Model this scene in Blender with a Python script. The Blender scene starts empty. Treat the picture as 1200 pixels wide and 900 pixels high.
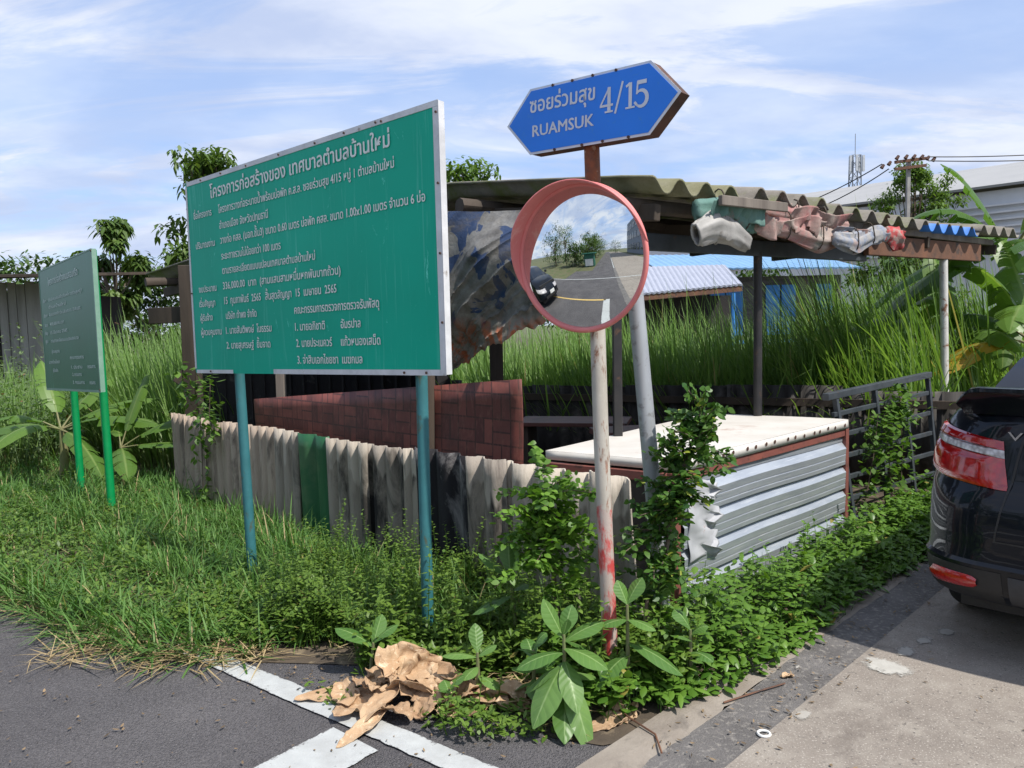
import bpy, bmesh, math, random
import numpy as np
from mathutils import Vector, Matrix

SC = bpy.context.scene
COL = SC.collection
R = math.radians
random.seed(7)
RNG = np.random.default_rng(11)

# ------------------------------------------------------------------ camera
cam = bpy.data.cameras.new('camera')
cam.sensor_width = 36.0
cam.lens = 27.0
cam.clip_start = 0.05
cam.clip_end = 3000
cam_o = bpy.data.objects.new('camera', cam)
COL.objects.link(cam_o)
cam_o.matrix_world = Matrix.Translation((0, 0, 1.55)) @ Matrix.Rotation(R(90 - 4.45), 4, 'X') @ Matrix.Rotation(R(-1.4), 4, 'Z')
SC.camera = cam_o
SC.render.resolution_x, SC.render.resolution_y = 1024, 768

# ------------------------------------------------------------------ light
SUN_EL, SUN_AZ = 56.0, 129.0            # azimuth clockwise from +Y
sd = Vector((math.sin(R(SUN_AZ)) * math.cos(R(SUN_EL)), math.cos(R(SUN_AZ)) * math.cos(R(SUN_EL)), math.sin(R(SUN_EL))))
sun = bpy.data.lights.new('sun', 'SUN')
sun.energy = 3.5
sun.angle = R(0.6)
sun.color = (1.0, 0.95, 0.88)
sun_o = bpy.data.objects.new('sun', sun)
COL.objects.link(sun_o)
sun_o.rotation_euler = sd.to_track_quat('Z', 'Y').to_euler()
SKY_STRENGTH = 0.15
SC.view_settings.view_transform = 'Standard'
SC.view_settings.look = 'None'
SC.view_settings.gamma = 1.0
SC.view_settings.use_curve_mapping = False
SC.view_settings.exposure = 0.70
SC.cycles.use_denoising = True
SC.cycles.max_bounces = 8
SC.cycles.transparent_max_bounces = 6
SC.cycles.sample_clamp_indirect = 6.0


def build_world():
    w = bpy.data.worlds.new('World')
    SC.world = w
    w.use_nodes = True
    nt = w.node_tree
    N, L = nt.nodes, nt.links
    bg = N['Background']
    bg.inputs['Strength'].default_value = SKY_STRENGTH
    sky = N.new('ShaderNodeTexSky')
    sky.sky_type = 'NISHITA'
    sky.sun_disc = False
    sky.sun_elevation = R(SUN_EL)
    sky.sun_rotation = R(SUN_AZ)
    sky.dust_density = 1.0
    sky.ozone_density = 1.5
    tc = N.new('ShaderNodeTexCoord')
    sep = N.new('ShaderNodeSeparateXYZ')
    L.new(tc.outputs['Generated'], sep.inputs[0])
    # project the view direction on a cloud layer: x/(z+c), y/(z+c)
    zc = N.new('ShaderNodeMath'); zc.operation = 'MAXIMUM'; zc.inputs[1].default_value = 0.0
    L.new(sep.outputs[2], zc.inputs[0])
    za = N.new('ShaderNodeMath'); za.operation = 'ADD'; za.inputs[1].default_value = 0.16
    L.new(zc.outputs[0], za.inputs[0])
    dx = N.new('ShaderNodeMath'); dx.operation = 'DIVIDE'
    dy = N.new('ShaderNodeMath'); dy.operation = 'DIVIDE'
    L.new(sep.outputs[0], dx.inputs[0]); L.new(za.outputs[0], dx.inputs[1])
    L.new(sep.outputs[1], dy.inputs[0]); L.new(za.outputs[0], dy.inputs[1])
    cmb = N.new('ShaderNodeCombineXYZ')
    L.new(dx.outputs[0], cmb.inputs[0]); L.new(dy.outputs[0], cmb.inputs[1])

    def layer(rot, scale, nscale, detail, rough, dist, lo, hi, off):
        mp = N.new('ShaderNodeMapping')
        mp.inputs['Rotation'].default_value = (0, 0, R(rot))
        mp.inputs['Scale'].default_value = scale
        mp.inputs['Location'].default_value = off
        L.new(cmb.outputs[0], mp.inputs[0])
        n = N.new('ShaderNodeTexNoise')
        n.inputs['Scale'].default_value = nscale
        n.inputs['Detail'].default_value = detail
        n.inputs['Roughness'].default_value = rough
        n.inputs['Distortion'].default_value = dist
        L.new(mp.outputs[0], n.inputs['Vector'])
        r = N.new('ShaderNodeMapRange'); r.interpolation_type = 'SMOOTHSTEP'
        r.inputs['From Min'].default_value = lo
        r.inputs['From Max'].default_value = hi
        L.new(n.outputs['Fac'], r.inputs['Value'])
        return r.outputs[0]
    wisps = layer(24, (0.75, 2.1, 1), 0.85, 9, 0.62, 1.1, 0.42, 0.64, (3.1, 0.4, 0))
    veil = layer(-12, (0.5, 1.0, 1), 0.6, 5, 0.5, 0.3, 0.30, 0.72, (1.7, 5.2, 0))
    puffs = layer(0, (0.8, 1.3, 1), 1.5, 8, 0.58, 0.3, 0.40, 0.58, (5.3, 2.2, 0))
    # the low bank of cloud near the horizon
    low = N.new('ShaderNodeMapRange'); low.interpolation_type = 'SMOOTHSTEP'
    low.inputs['From Min'].default_value = 0.34
    low.inputs['From Max'].default_value = 0.03
    L.new(sep.outputs[2], low.inputs['Value'])
    pm = N.new('ShaderNodeMath'); pm.operation = 'MULTIPLY'
    L.new(puffs, pm.inputs[0]); L.new(low.outputs[0], pm.inputs[1])
    wv = N.new('ShaderNodeMath'); wv.operation = 'MULTIPLY'; wv.inputs[1].default_value = 0.88
    L.new(wisps, wv.inputs[0])
    vv = N.new('ShaderNodeMath'); vv.operation = 'MULTIPLY_ADD'; vv.inputs[1].default_value = 0.46; vv.inputs[2].default_value = 0.06
    L.new(veil, vv.inputs[0])
    m1 = N.new('ShaderNodeMath'); m1.operation = 'MAXIMUM'
    L.new(wv.outputs[0], m1.inputs[0]); L.new(pm.outputs[0], m1.inputs[1])
    m2 = N.new('ShaderNodeMath'); m2.operation = 'ADD'; m2.use_clamp = True
    L.new(m1.outputs[0], m2.inputs[0]); L.new(vv.outputs[0], m2.inputs[1])
    cap = N.new('ShaderNodeMath'); cap.operation = 'MINIMUM'; cap.inputs[1].default_value = 0.95
    L.new(m2.outputs[0], cap.inputs[0])
    # clouds have grey bellies and white tops
    shade = layer(40, (1, 1.5, 1), 1.1, 6, 0.55, 0.2, 0.35, 0.62, (9.1, 1.2, 0))
    cc = N.new('ShaderNodeMixRGB')
    cc.inputs[1].default_value = (2.35, 2.75, 3.75, 1)
    cc.inputs[2].default_value = (3.75, 3.95, 4.4, 1)
    L.new(shade, cc.inputs[0])
    # clear sky, a little hazier than the clean model
    tint = N.new('ShaderNodeMixRGB'); tint.blend_type = 'MIX'; tint.inputs[0].default_value = 0.62
    L.new(sky.outputs[0], tint.inputs[1]); tint.inputs[2].default_value = (1.25, 1.95, 3.7, 1)
    mx = N.new('ShaderNodeMixRGB')
    L.new(cap.outputs[0], mx.inputs[0]); L.new(tint.outputs[0], mx.inputs[1]); L.new(cc.outputs[0], mx.inputs[2])
    L.new(mx.outputs[0], bg.inputs['Color'])


build_world()

# ------------------------------------------------------------------ helpers
U = np.array([0.71, 0.704, 0.0])        # along the soi with the car
NB = np.array([0.704, -0.71, 0.0])      # across it, towards its far kerb
A = np.array([-0.797, 0.604, 0.0])      # along the asphalt street
QA = np.array([0.604, 0.797, 0.0])      # across it, towards the verge


def rgb(h, k=1.0):
    return (h[0] * k, h[1] * k, h[2] * k, 1)


class G:
    """tiny node-graph helper"""
    def __init__(s, name):
        s.m = bpy.data.materials.new(name)
        s.m.use_nodes = True
        s.nt = s.m.node_tree
        s.N, s.L = s.nt.nodes, s.nt.links
        s.b = s.N['Principled BSDF']
        s.tc = s.N.new('ShaderNodeTexCoord')

    def coords(s, scale=(1, 1, 1), rot=(0, 0, 0), loc=(0, 0, 0)):
        mp = s.N.new('ShaderNodeMapping')
        mp.inputs['Scale'].default_value = scale
        mp.inputs['Rotation'].default_value = rot
        mp.inputs['Location'].default_value = loc
        s.L.new(s.tc.outputs['Object'], mp.inputs[0])
        return mp.outputs[0]

    def noise(s, scale, detail=5, rough=.55, dist=0, vec=None):
        n = s.N.new('ShaderNodeTexNoise')
        n.inputs['Scale'].default_value = scale
        n.inputs['Detail'].default_value = detail
        n.inputs['Roughness'].default_value = rough
        n.inputs['Distortion'].default_value = dist
        s.L.new(vec if vec else s.coords(), n.inputs['Vector'])
        return n.outputs['Fac']

    def range(s, v, lo, hi, a=0., b=1.):
        r = s.N.new('ShaderNodeMapRange')
        r.inputs['From Min'].default_value = lo
        r.inputs['From Max'].default_value = hi
        r.inputs['To Min'].default_value = a
        r.inputs['To Max'].default_value = b
        s.L.new(v, r.inputs['Value'])
        return r.outputs[0]

    def mix(s, f, a, b, mode='MIX'):
        m = s.N.new('ShaderNodeMixRGB')
        m.blend_type = mode
        for i, v in ((0, f), (1, a), (2, b)):
            if hasattr(v, 'is_output'):
                s.L.new(v, m.inputs[i])
            elif i == 0:
                m.inputs[0].default_value = v
            else:
                m.inputs[i].default_value = (v[0], v[1], v[2], 1)
        return m.outputs[0]

    def math(s, op, a, b=None):
        m = s.N.new('ShaderNodeMath')
        m.operation = op
        for i, v in ((0, a), (1, b)):
            if v is None:
                continue
            if hasattr(v, 'is_output'):
                s.L.new(v, m.inputs[i])
            else:
                m.inputs[i].default_value = v
        return m.outputs[0]

    def xyz(s):
        p = s.N.new('ShaderNodeSeparateXYZ')
        s.L.new(s.tc.outputs['Object'], p.inputs[0])
        return p.outputs

    def attr(s, name):
        a = s.N.new('ShaderNodeAttribute')
        a.attribute_name = name
        return a.outputs['Fac']

    def bump(s, v, strength=.3, dist=.01):
        b = s.N.new('ShaderNodeBump')
        b.inputs['Strength'].default_value = strength
        b.inputs['Distance'].default_value = dist
        s.L.new(v, b.inputs['Height'])
        s.L.new(b.outputs[0], s.b.inputs['Normal'])

    def out(s, color, rough=.7, metal=0., spec=.5, coat=0.):
        if hasattr(color, 'is_output'):
            s.L.new(color, s.b.inputs['Base Color'])
        else:
            s.b.inputs['Base Color'].default_value = (color[0], color[1], color[2], 1)
        if hasattr(rough, 'is_output'):
            s.L.new(rough, s.b.inputs['Roughness'])
        else:
            s.b.inputs['Roughness'].default_value = rough
        s.b.inputs['Metallic'].default_value = metal
        s.b.inputs['Specular IOR Level'].default_value = spec
        s.b.inputs['Coat Weight'].default_value = coat
        return s.m


_mc = {}


def mat(name, c1, c2=None, scale=6., rough=.7, metal=0., bump=.0, bscale=60., stretch=(1, 1, 1), lo=.35, hi=.65,
        c3=None, s3=5., lo3=.55, hi3=.65, stretch3=(1, 1, 1), spec=.5, coat=0.):
    if name in _mc:
        return _mc[name]
    g = G(name)
    c2 = c2 or tuple(x * .8 for x in c1)
    col = g.mix(g.range(g.noise(scale, 6, .6, .2, g.coords(stretch)), lo, hi), c1, c2)
    if c3:
        col = g.mix(g.range(g.noise(s3, 8, .65, .3, g.coords(stretch3, loc=(3, 1, 7))), lo3, hi3), col, c3)
    if bump:
        g.bump(g.noise(bscale, 6, .65, 0, g.coords(stretch)), bump)
    _mc[name] = g.out(col, rough, metal, spec, coat)
    return _mc[name]


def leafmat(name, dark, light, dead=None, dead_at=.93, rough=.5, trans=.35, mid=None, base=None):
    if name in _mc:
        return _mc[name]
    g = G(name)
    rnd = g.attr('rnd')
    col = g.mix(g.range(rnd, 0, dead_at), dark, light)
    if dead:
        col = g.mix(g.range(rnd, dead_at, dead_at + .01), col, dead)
    if base:
        col = g.mix(g.range(g.attr('tt'), .0, .35), base, col)
    if mid:
        col = g.mix(g.range(g.attr('vx'), .0, .16), mid, col)
    g.out(col, rough, 0, .35)
    tr = g.N.new('ShaderNodeBsdfTranslucent')
    tcol = g.mix(1.0, col, (1.05, 1.1, .45), 'MULTIPLY')
    g.L.new(tcol, tr.inputs['Color'])
    ms = g.N.new('ShaderNodeMixShader')
    ms.inputs[0].default_value = trans
    outn = g.N['Material Output']
    g.L.new(g.b.outputs[0], ms.inputs[1]); g.L.new(tr.outputs[0], ms.inputs[2])
    g.L.new(ms.outputs[0], outn.inputs['Surface'])
    _mc[name] = g.m
    return g.m


def chain(o):
    return (chain(o.parent) @ o.matrix_basis) if o.parent else o.matrix_basis.copy()


class MB:
    def __init__(s):
        s.v, s.f, s.mi, s.cur = [], [], [], 0

    def add(s, verts, faces, mi=None):
        o = len(s.v)
        s.v += [tuple(float(c) for c in v) for v in verts]
        for f in faces:
            s.f.append(tuple(o + i for i in f))
            s.mi.append(s.cur if mi is None else mi)
        return s

    def box(s, c, d, mtx=None, bev=0.):
        x, y, z = [k / 2 for k in d]
        V = [Vector((sx * x, sy * y, sz * z)) for sx in (-1, 1) for sy in (-1, 1) for sz in (-1, 1)]
        if mtx is not None:
            V = [mtx @ p for p in V]
        V = [p + Vector(c) for p in V]
        return s.add(V, [(0, 1, 3, 2), (4, 6, 7, 5), (0, 4, 5, 1), (2, 3, 7, 6), (0, 2, 6, 4), (1, 5, 7, 3)])

    def beam(s, a, b, w, h, up=(0, 0, 1)):
        a, b = Vector(a), Vector(b)
        d = (b - a).normalized()
        up = Vector(up)
        if abs(d.dot(up)) > .95:
            up = Vector((1, 0, 0))
        sd_ = d.cross(up).normalized()
        u2 = sd_.cross(d)
        V = []
        for p in (a, b):
            for i, j in ((-1, -1), (1, -1), (1, 1), (-1, 1)):
                V.append(p + sd_ * (i * w / 2) + u2 * (j * h / 2))
        return s.add(V, [(0, 1, 2, 3), (7, 6, 5, 4), (0, 4, 5, 1), (1, 5, 6, 2), (2, 6, 7, 3), (3, 7, 4, 0)])

    def tube(s, pts, r, seg=12, cap=True, wob=0.):
        pts = [Vector(p) for p in pts]
        n = len(pts)
        rs = r if isinstance(r, (list, tuple)) else [r] * n
        V, F = [], []
        ref = None
        for i, p in enumerate(pts):
            d = (pts[min(i + 1, n - 1)] - pts[max(i - 1, 0)]).normalized()
            if ref is None:
                ref = Vector((0, 0, 1)) if abs(d.z) < .9 else Vector((1, 0, 0))
            a = d.cross(ref).normalized()
            b = a.cross(d).normalized()
            ref = b
            for k in range(seg):
                t = 2 * math.pi * k / seg
                rr = rs[i] * (1 + (random.uniform(-wob, wob) if wob else 0))
                V.append(p + a * math.cos(t) * rr + b * math.sin(t) * rr)
        for i in range(n - 1):
            for k in range(seg):
                k2 = (k + 1) % seg
                F.append((i * seg + k, i * seg + k2, (i + 1) * seg + k2, (i + 1) * seg + k))
        if cap:
            F.append(tuple(range(seg - 1, -1, -1)))
            F.append(tuple((n - 1) * seg + k for k in range(seg)))
        return s.add(V, F)

    def grid(s, fn, nu, nv, mi=None):
        V = [fn(i / nu, j / nv) for i in range(nu + 1) for j in range(nv + 1)]
        F = [(i * (nv + 1) + j, (i + 1) * (nv + 1) + j, (i + 1) * (nv + 1) + j + 1, i * (nv + 1) + j + 1) for i in range(nu) for j in range(nv)]
        if callable(mi):
            o = len(s.v)
            s.add(V, F)
            k = len(s.mi) - len(F)
            for i in range(nu):
                for j in range(nv):
                    s.mi[k + i * nv + j] = mi((i + .5) / nu, (j + .5) / nv)
            return s
        return s.add(V, F, mi)

    def prism(s, poly, z0, z1, fn=lambda x, y, z: (x, y, z)):
        n = len(poly)
        V = [fn(x, y, z0) for x, y in poly] + [fn(x, y, z1) for x, y in poly]
        F = [tuple(range(n - 1, -1, -1)), tuple(range(n, 2 * n))]
        F += [(i, (i + 1) % n, n + (i + 1) % n, n + i) for i in range(n)]
        return s.add(V, F)

    def build(s, name, mats, parent=None, world=False, smooth=False, bevel=0., solid=0., weld=False):
        me = bpy.data.meshes.new(name)
        V = s.v
        if world and parent is not None:
            inv = chain(parent).inverted()
            V = [tuple(inv @ Vector(v)) for v in V]
        me.from_pydata(V, [], s.f)
        if not isinstance(mats, (list, tuple)):
            mats = [mats]
        for m in mats:
            me.materials.append(m)
        me.polygons.foreach_set('material_index', s.mi)
        bm = bmesh.new(); bm.from_mesh(me)
        if weld:
            bmesh.ops.remove_doubles(bm, verts=bm.verts, dist=1e-5)
        bmesh.ops.recalc_face_normals(bm, faces=bm.faces)
        bm.to_mesh(me); bm.free()
        if smooth:
            me.polygons.foreach_set('use_smooth', [True] * len(me.polygons))
            try:
                me.set_sharp_from_angle(angle=R(smooth if smooth is not True else 40))
            except Exception:
                pass
        me.update()
        o = bpy.data.objects.new(name, me)
        COL.objects.link(o)
        if parent is not None:
            o.parent = parent
        if solid:
            m = o.modifiers.new('thickness', 'SOLIDIFY'); m.thickness = solid; m.offset = 0
        if bevel:
            m = o.modifiers.new('bevel', 'BEVEL'); m.width = bevel; m.segments = 2; m.limit_method = 'ANGLE'
        return o


def tag(o, label=None, cat=None, group=None, kind=None):
    if label: o['label'] = label
    if cat: o['category'] = cat
    if group: o['group'] = group
    if kind: o['kind'] = kind
    return o


def thing(name, label, cat, loc=(0, 0, 0), rz=0., group=None):
    o = bpy.data.objects.new(name, None)
    o.empty_display_size = .2
    COL.objects.link(o)
    o.location = loc
    o.rotation_euler = (0, 0, rz)
    o.matrix_basis = Matrix.Translation(loc) @ Matrix.Rotation(rz, 4, 'Z')
    return tag(o, label, cat, group)


def struct(name, mb, m, **k):
    return tag(mb.build(name, m, **k), kind='structure')


def copy_tree(o, parent=None):
    c = o.copy(); COL.objects.link(c); c.parent = parent
    for ch in o.children:
        copy_tree(ch, c)
    return c


def in_poly(P, poly):
    x, y = P[:, 0], P[:, 1]
    ins = np.zeros(len(P), bool)
    n = len(poly)
    for i in range(n):
        x1, y1 = poly[i]; x2, y2 = poly[(i + 1) % n]
        c = ((y1 > y) != (y2 > y)) & (x < (x2 - x1) * (y - y1) / ((y2 - y1) + 1e-12) + x1)
        ins ^= c
    return ins


def scatter(poly, n):
    poly = np.array(poly)
    lo, hi = poly.min(0), poly.max(0)
    out = np.zeros((0, 2))
    while len(out) < n:
        P = RNG.uniform(lo, hi, (n * 2, 2))
        out = np.vstack([out, P[in_poly(P, poly)]])
    return out[:n]


_gn = RNG.uniform(-1, 1, (6, 4))


def lump(P, f=1.0):
    """smooth pseudo-noise 0..1 over the ground, for clumps"""
    v = np.zeros(len(P))
    for a, b, c, d in _gn:
        v += np.sin(P[:, 0] * f * (2 + 3 * a) + P[:, 1] * f * (2.2 + 3 * b) + c * 9 + d * 4)
    return np.clip(.5 + v / 6, 0, 1)


def unit(a):
    return a / (np.linalg.norm(a, axis=-1, keepdims=True) + 1e-9)


class Leaves:
    """many leaves or blades gathered into ONE mesh"""
    def __init__(s):
        s.V, s.F, s.R, s.X, s.T, s.o = [], [], [], [], [], 0

    def add(s, P, D, S, L, W, prof, droop=.3, fold=.0, rnd=None, cols=2, curl=0.):
        P, D, S = (np.asarray(a, float) for a in (P, D, S))
        n = len(P)
        D = unit(D); S = unit(S - D * (S * D).sum(-1, keepdims=True))
        Nn = np.cross(S, D)
        L = np.broadcast_to(np.asarray(L, float), (n,)); W = np.broadcast_to(np.asarray(W, float), (n,))
        droop = np.broadcast_to(np.asarray(droop, float), (n,))
        rows = len(prof)
        t = np.linspace(0, 1, rows)
        u = np.linspace(-1, 1, cols)
        V = np.zeros((n, rows, cols, 3))
        for i in range(rows):
            sp = P + D * (L * t[i])[:, None]
            sp = sp + np.array([0, 0, -1.]) * (droop * L * t[i] ** 2)[:, None]
            for j in range(cols):
                V[:, i, j] = sp + S * (u[j] * W * prof[i] * .5)[:, None] + Nn * (fold * abs(u[j]) * W * prof[i])[:, None]
        idx = np.arange(n * rows * cols).reshape(n, rows, cols) + s.o
        q = np.stack([idx[:, :-1, :-1], idx[:, 1:, :-1], idx[:, 1:, 1:], idx[:, :-1, 1:]], -1).reshape(-1, 4)
        s.V.append(V.reshape(-1, 3)); s.F.append(q)
        rnd = RNG.uniform(0, 1, n) if rnd is None else np.broadcast_to(rnd, (n,))
        s.R.append(np.repeat(rnd, rows * cols))
        s.X.append(np.tile(np.abs(u), n * rows)); s.T.append(np.tile(np.repeat(t, cols), n))
        s.o += n * rows * cols
        return s

    def build(s, name, m, parent=None, world=False):
        V = np.vstack(s.V); F = np.vstack(s.F)
        if world and parent is not None:
            inv = np.array(chain(parent).inverted())
            V = V @ inv[:3, :3].T + inv[:3, 3]
        me = bpy.data.meshes.new(name)
        me.vertices.add(len(V)); me.vertices.foreach_set('co', V.ravel())
        me.loops.add(len(F) * 4); me.loops.foreach_set('vertex_index', F.ravel().astype(np.int32))
        me.polygons.add(len(F)); me.polygons.foreach_set('loop_start', np.arange(len(F), dtype=np.int32) * 4)
        me.polygons.foreach_set('use_smooth', np.ones(len(F), bool))
        for nm, a in (('rnd', s.R), ('vx', s.X), ('tt', s.T)):
            at = me.attributes.new(nm, 'FLOAT', 'POINT')
            at.data.foreach_set('value', np.concatenate(a).astype(np.float32))
        me.materials.append(m)
        me.update(calc_edges=True); me.validate()
        o = bpy.data.objects.new(name, me)
        COL.objects.link(o)
        if parent is not None:
            o.parent = parent
        return o


BLADE = [.7, 1.0, .85, .55, .06]
BLADE6 = [.6, .95, 1.0, .9, .7, .4, .05]
OVAL = [.12, .85, 1.0, .72, .05]
OVALQ = [.15, 1.0, .8, .06]
OBOV = [.14, .45, .78, .98, 1.0, .78, .10]


def dirs(n, elo, ehi, az=None, azs=math.pi):
    e = R(1) * RNG.uniform(elo, ehi, n)
    a = RNG.uniform(-math.pi, math.pi, n) if az is None else az + RNG.normal(0, azs, n)
    D = np.stack([np.cos(e) * np.cos(a), np.cos(e) * np.sin(a), np.sin(e)], -1)
    S = np.stack([-np.sin(a), np.cos(a), np.zeros(n)], -1)
    return D, S


def z3(P, z):
    return np.column_stack([P, np.broadcast_to(z, (len(P),))])


# ------------------------------------------------------------------ ground materials
def asphalt_mat():
    g = G('asphalt')
    v = g.N.new('ShaderNodeTexVoronoi'); v.inputs['Scale'].default_value = 120
    g.L.new(g.coords(), v.inputs['Vector'])
    stone = g.range(v.outputs['Distance'], .15, .55)
    col = g.mix(g.range(g.noise(1.2, 5, .6), .35, .7), (.078, .074, .078), (.136, .128, .130))
    col = g.mix(g.range(g.noise(170, 3, .7), .53, .70), col, (.25, .235, .23))
    col = g.mix(g.range(g.noise(95, 3, .7, 0, g.coords(loc=(5, 2, 1))), .40, .30), col, (.03, .028, .032))
    col = g.mix(g.range(g.noise(2.6, 6, .7, .6, g.coords(loc=(2, 8, 1))), .60, .78), col, (.08, .074, .076))
    col = g.mix(g.range(g.noise(48, 5, .75, 0, g.coords(loc=(1, 4, 9))), .56, .70, 0, .7), col, (.055, .05, .052))
    g.bump(g.math('ADD', g.noise(110, 5, .75), g.math('MULTIPLY', stone, -.6)), .95, .010)
    return g.out(col, .85, 0, .35)


def concrete_mat():
    g = G('concrete')
    col = g.mix(g.range(g.noise(1.1, 6, .6, .4), .3, .7), (.265, .232, .198), (.20, .175, .15))
    col = g.mix(g.range(g.noise(7, 6, .65), .45, .75), col, (.31, .28, .24))
    col = g.mix(g.range(g.noise(60, 3, .6), .62, .68), col, (.14, .125, .11))
    col = g.mix(g.range(g.noise(140, 2, .5, 0, g.coords(loc=(9, 1, 4))), .60, .68), col, (.40, .365, .32))
    col = g.mix(g.range(g.noise(2.2, 5, .7, .8, g.coords(loc=(4, 4, 4))), .60, .74), col, (.15, .128, .11))
    g.bump(g.math('ADD', g.noise(90, 5, .7), g.noise(14, 3, .5)), .45, .008)
    return g.out(col, .85, 0, .3)


def paint_mat():
    g = G('road_paint')
    col = g.mix(g.range(g.noise(14, 6, .7), .35, .75), (.45, .465, .455), (.36, .37, .365))
    wear = g.math('ADD', g.math('MULTIPLY', g.noise(48, 7, .75), 1.0), g.math('MULTIPLY', g.math('POWER', g.attr('vx'), 6.0), .17))
    col = g.mix(g.range(g.noise(5, 6, .7, .5), .45, .75, 0, .5), col, (.30, .30, .29))
    col = g.mix(g.range(wear, .64, .70), col, (.13, .125, .125))
    g.bump(g.noise(150, 4, .7), .4, .004)
    return g.out(col, .7)


M_ASPH, M_CONC, M_PAINT = asphalt_mat(), concrete_mat(), paint_mat()
M_DIRT = mat('soil', (.10, .075, .05), (.055, .042, .03), 3, .95, bump=.8, bscale=25, c3=(.18, .14, .09), s3=9)
M_GUT = mat('gutter_asphalt', (.165, .155, .148), (.105, .098, .094), 4, .9, bump=.9, bscale=130, c3=(.27, .25, .225), s3=40, lo3=.52, hi3=.66)
M_KERB = mat('kerb_concrete', (.28, .245, .205), (.20, .17, .14), 4, .9, bump=.5, bscale=60, c3=(.15, .13, .11), s3=8, lo3=.56, hi3=.7)

# ------------------------------------------------------------------ ground
mb = MB()
S_ = 600
mb.grid(lambda u, v: ((u - .5) * 2 * S_, (v - .5) * 2 * S_, -.03), 8, 8)
struct('ground', mb, mat('far_ground', (.075, .095, .035), (.11, .10, .05), .4, .95, c3=(.05, .075, .02), s3=2))


def strip(name, o, e, a0, a1, b0, b1, z, m, na=1, nb=1, ea=None):
    """flat strip: a along e, b across (e, o are 2 axis vectors)"""
    q = MB()
    q.grid(lambda u, v: tuple(o * (a0 + (a1 - a0) * u) + e * (b0 + (b1 - b0) * v) + np.array([0, 0, z])), na, nb)
    return struct(name, q, m)


# asphalt of the street and the corner apron (bounded by the kerb of the soi)
def wpt(u, n, z=0.):
    return tuple(U * u + NB * n + np.array([0, 0, z]))


mb = MB()
# corner of street edge (Q=2.36) with kerb line (n=-1.63)
def q_at(n, q):  # point with NB.p=n, QA.p=q
    M_ = np.array([[NB[0], NB[1]], [QA[0], QA[1]]])
    s_ = np.linalg.solve(M_, [n, q])
    return s_
c1 = q_at(-1.6, 2.36); c2 = q_at(-1.6, -60)
far1 = c1 + A[:2] * 90; 
mb.add([(*c1, 0), (*far1, 0), (*(far1 - QA[:2] * 8.6), 0), (*(c1 + A[:2] * 0 - QA[:2] * 8.6), 0)], [(0, 1, 2, 3)])
d2 = c1 - QA[:2] * 8.6
mb.add([(*d2, 0), (*(d2 + A[:2] * 3.4), 0), (*(d2 + A[:2] * 3.4 - U[:2] * 60), 0), (*(d2 - U[:2] * 60), 0)], [(0, 1, 2, 3)])
struct('asphalt_road', mb, M_ASPH)
mb = MB(); mb.grid(lambda u, v: wpt(-60 + 120 * u, -1.31 + 5.6 * v, .006), 40, 2)
struct('concrete_road', mb, M_CONC)
mb = MB(); mb.grid(lambda u, v: wpt(-60 + 120 * u, -1.53 + .235 * v + .012 * math.sin(u * 400) * (1 - v), .003), 600, 1)
struct('gutter_strip', mb, M_GUT)
mb = MB()
_k = [random.uniform(-.012, .012) for _ in range(400)]
mb.grid(lambda u, v: wpt(1.2 + 14 * u, -1.68 + .16 * v + (_k[int(u * 200)] if v > .9 else 0), .012 + (.0 if v < .9 else -.01)), 200, 2)
struct('kerb', mb, M_KERB)
# construction joints of the concrete slab
mb = MB()
for u_ in (2.2 - 5.0, 7.6, 12.6):
    mb.grid(lambda u, v: wpt(u_ + .02 * v, -1.29 + 5.5 * u, .0085), 2, 1)
struct('slab_joints', mb, mat('joint_tar', (.05, .045, .04), None, 6, .9))


def line(name, a, b, w, z=.008, m=None, n=60, jag=.004, taper=False):
    a, b = np.array(a), np.array(b)
    d = (b - a) / np.linalg.norm(b - a); p = np.array([-d[1], d[0]])
    j = [[random.uniform(-jag, jag) for _ in range(n + 1)] for _ in (0, 1)]
    q = MB()
    q.grid(lambda u, v: tuple(a + (b - a) * u + p * ((v - .5) * w + j[int(v > .5)][round(u * n)] * abs(2 * v - 1))) + (z,), n, 6)
    o = struct(name, q, m or M_PAINT)
    at = o.data.attributes.new('vx', 'FLOAT', 'POINT'); at.data.foreach_set('value', [abs(k % 7 - 3) / 3 for k in range(len(o.data.vertices))])
    return o


E0 = QA * 1.94
line('white_edge_line', (E0 + A * 3.9)[:2], (E0 + A * 1.44)[:2], .112)
line('white_stop_line', (-.625, 2.785), (-.625 - .645 * 2.3, 2.785 - .764 * 2.3), .265, n=80)
line('yellow_centre_line', np.array((-2.11, 1.08)), np.array((-2.11, 1.08)) + A[:2] * 30, .10, m=mat('yellow_paint', (.62, .42, .12), (.5, .36, .14), 12, .75))
line('far_white_line', (QA * -3.4 - A * 3)[:2], (QA * -3.4 + A * 40)[:2], .12)
line('centre_line_of_soi', np.array(wpt(-60, -1.45)[:2]), np.array(wpt(-7, -1.45)[:2]), .08)


def blob(name, c, rx, ry, z, m, rot=0., n=40, jag=.25):
    ph = [random.uniform(0, 6.28) for _ in range(7)]
    P = []
    for k in range(n):
        t = 2 * math.pi * k / n
        r = 1 + jag * sum(math.sin(t * (i + 2) + ph[i]) / (i + 1.6) for i in range(6))
        x, y = rx * r * math.cos(t), ry * r * math.sin(t)
        P.append((c[0] + x * math.cos(rot) - y * math.sin(rot), c[1] + x * math.sin(rot) + y * math.cos(rot), z))
    q = MB(); q.add(P, [tuple(range(n))])
    return struct(name, q, m)


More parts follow.
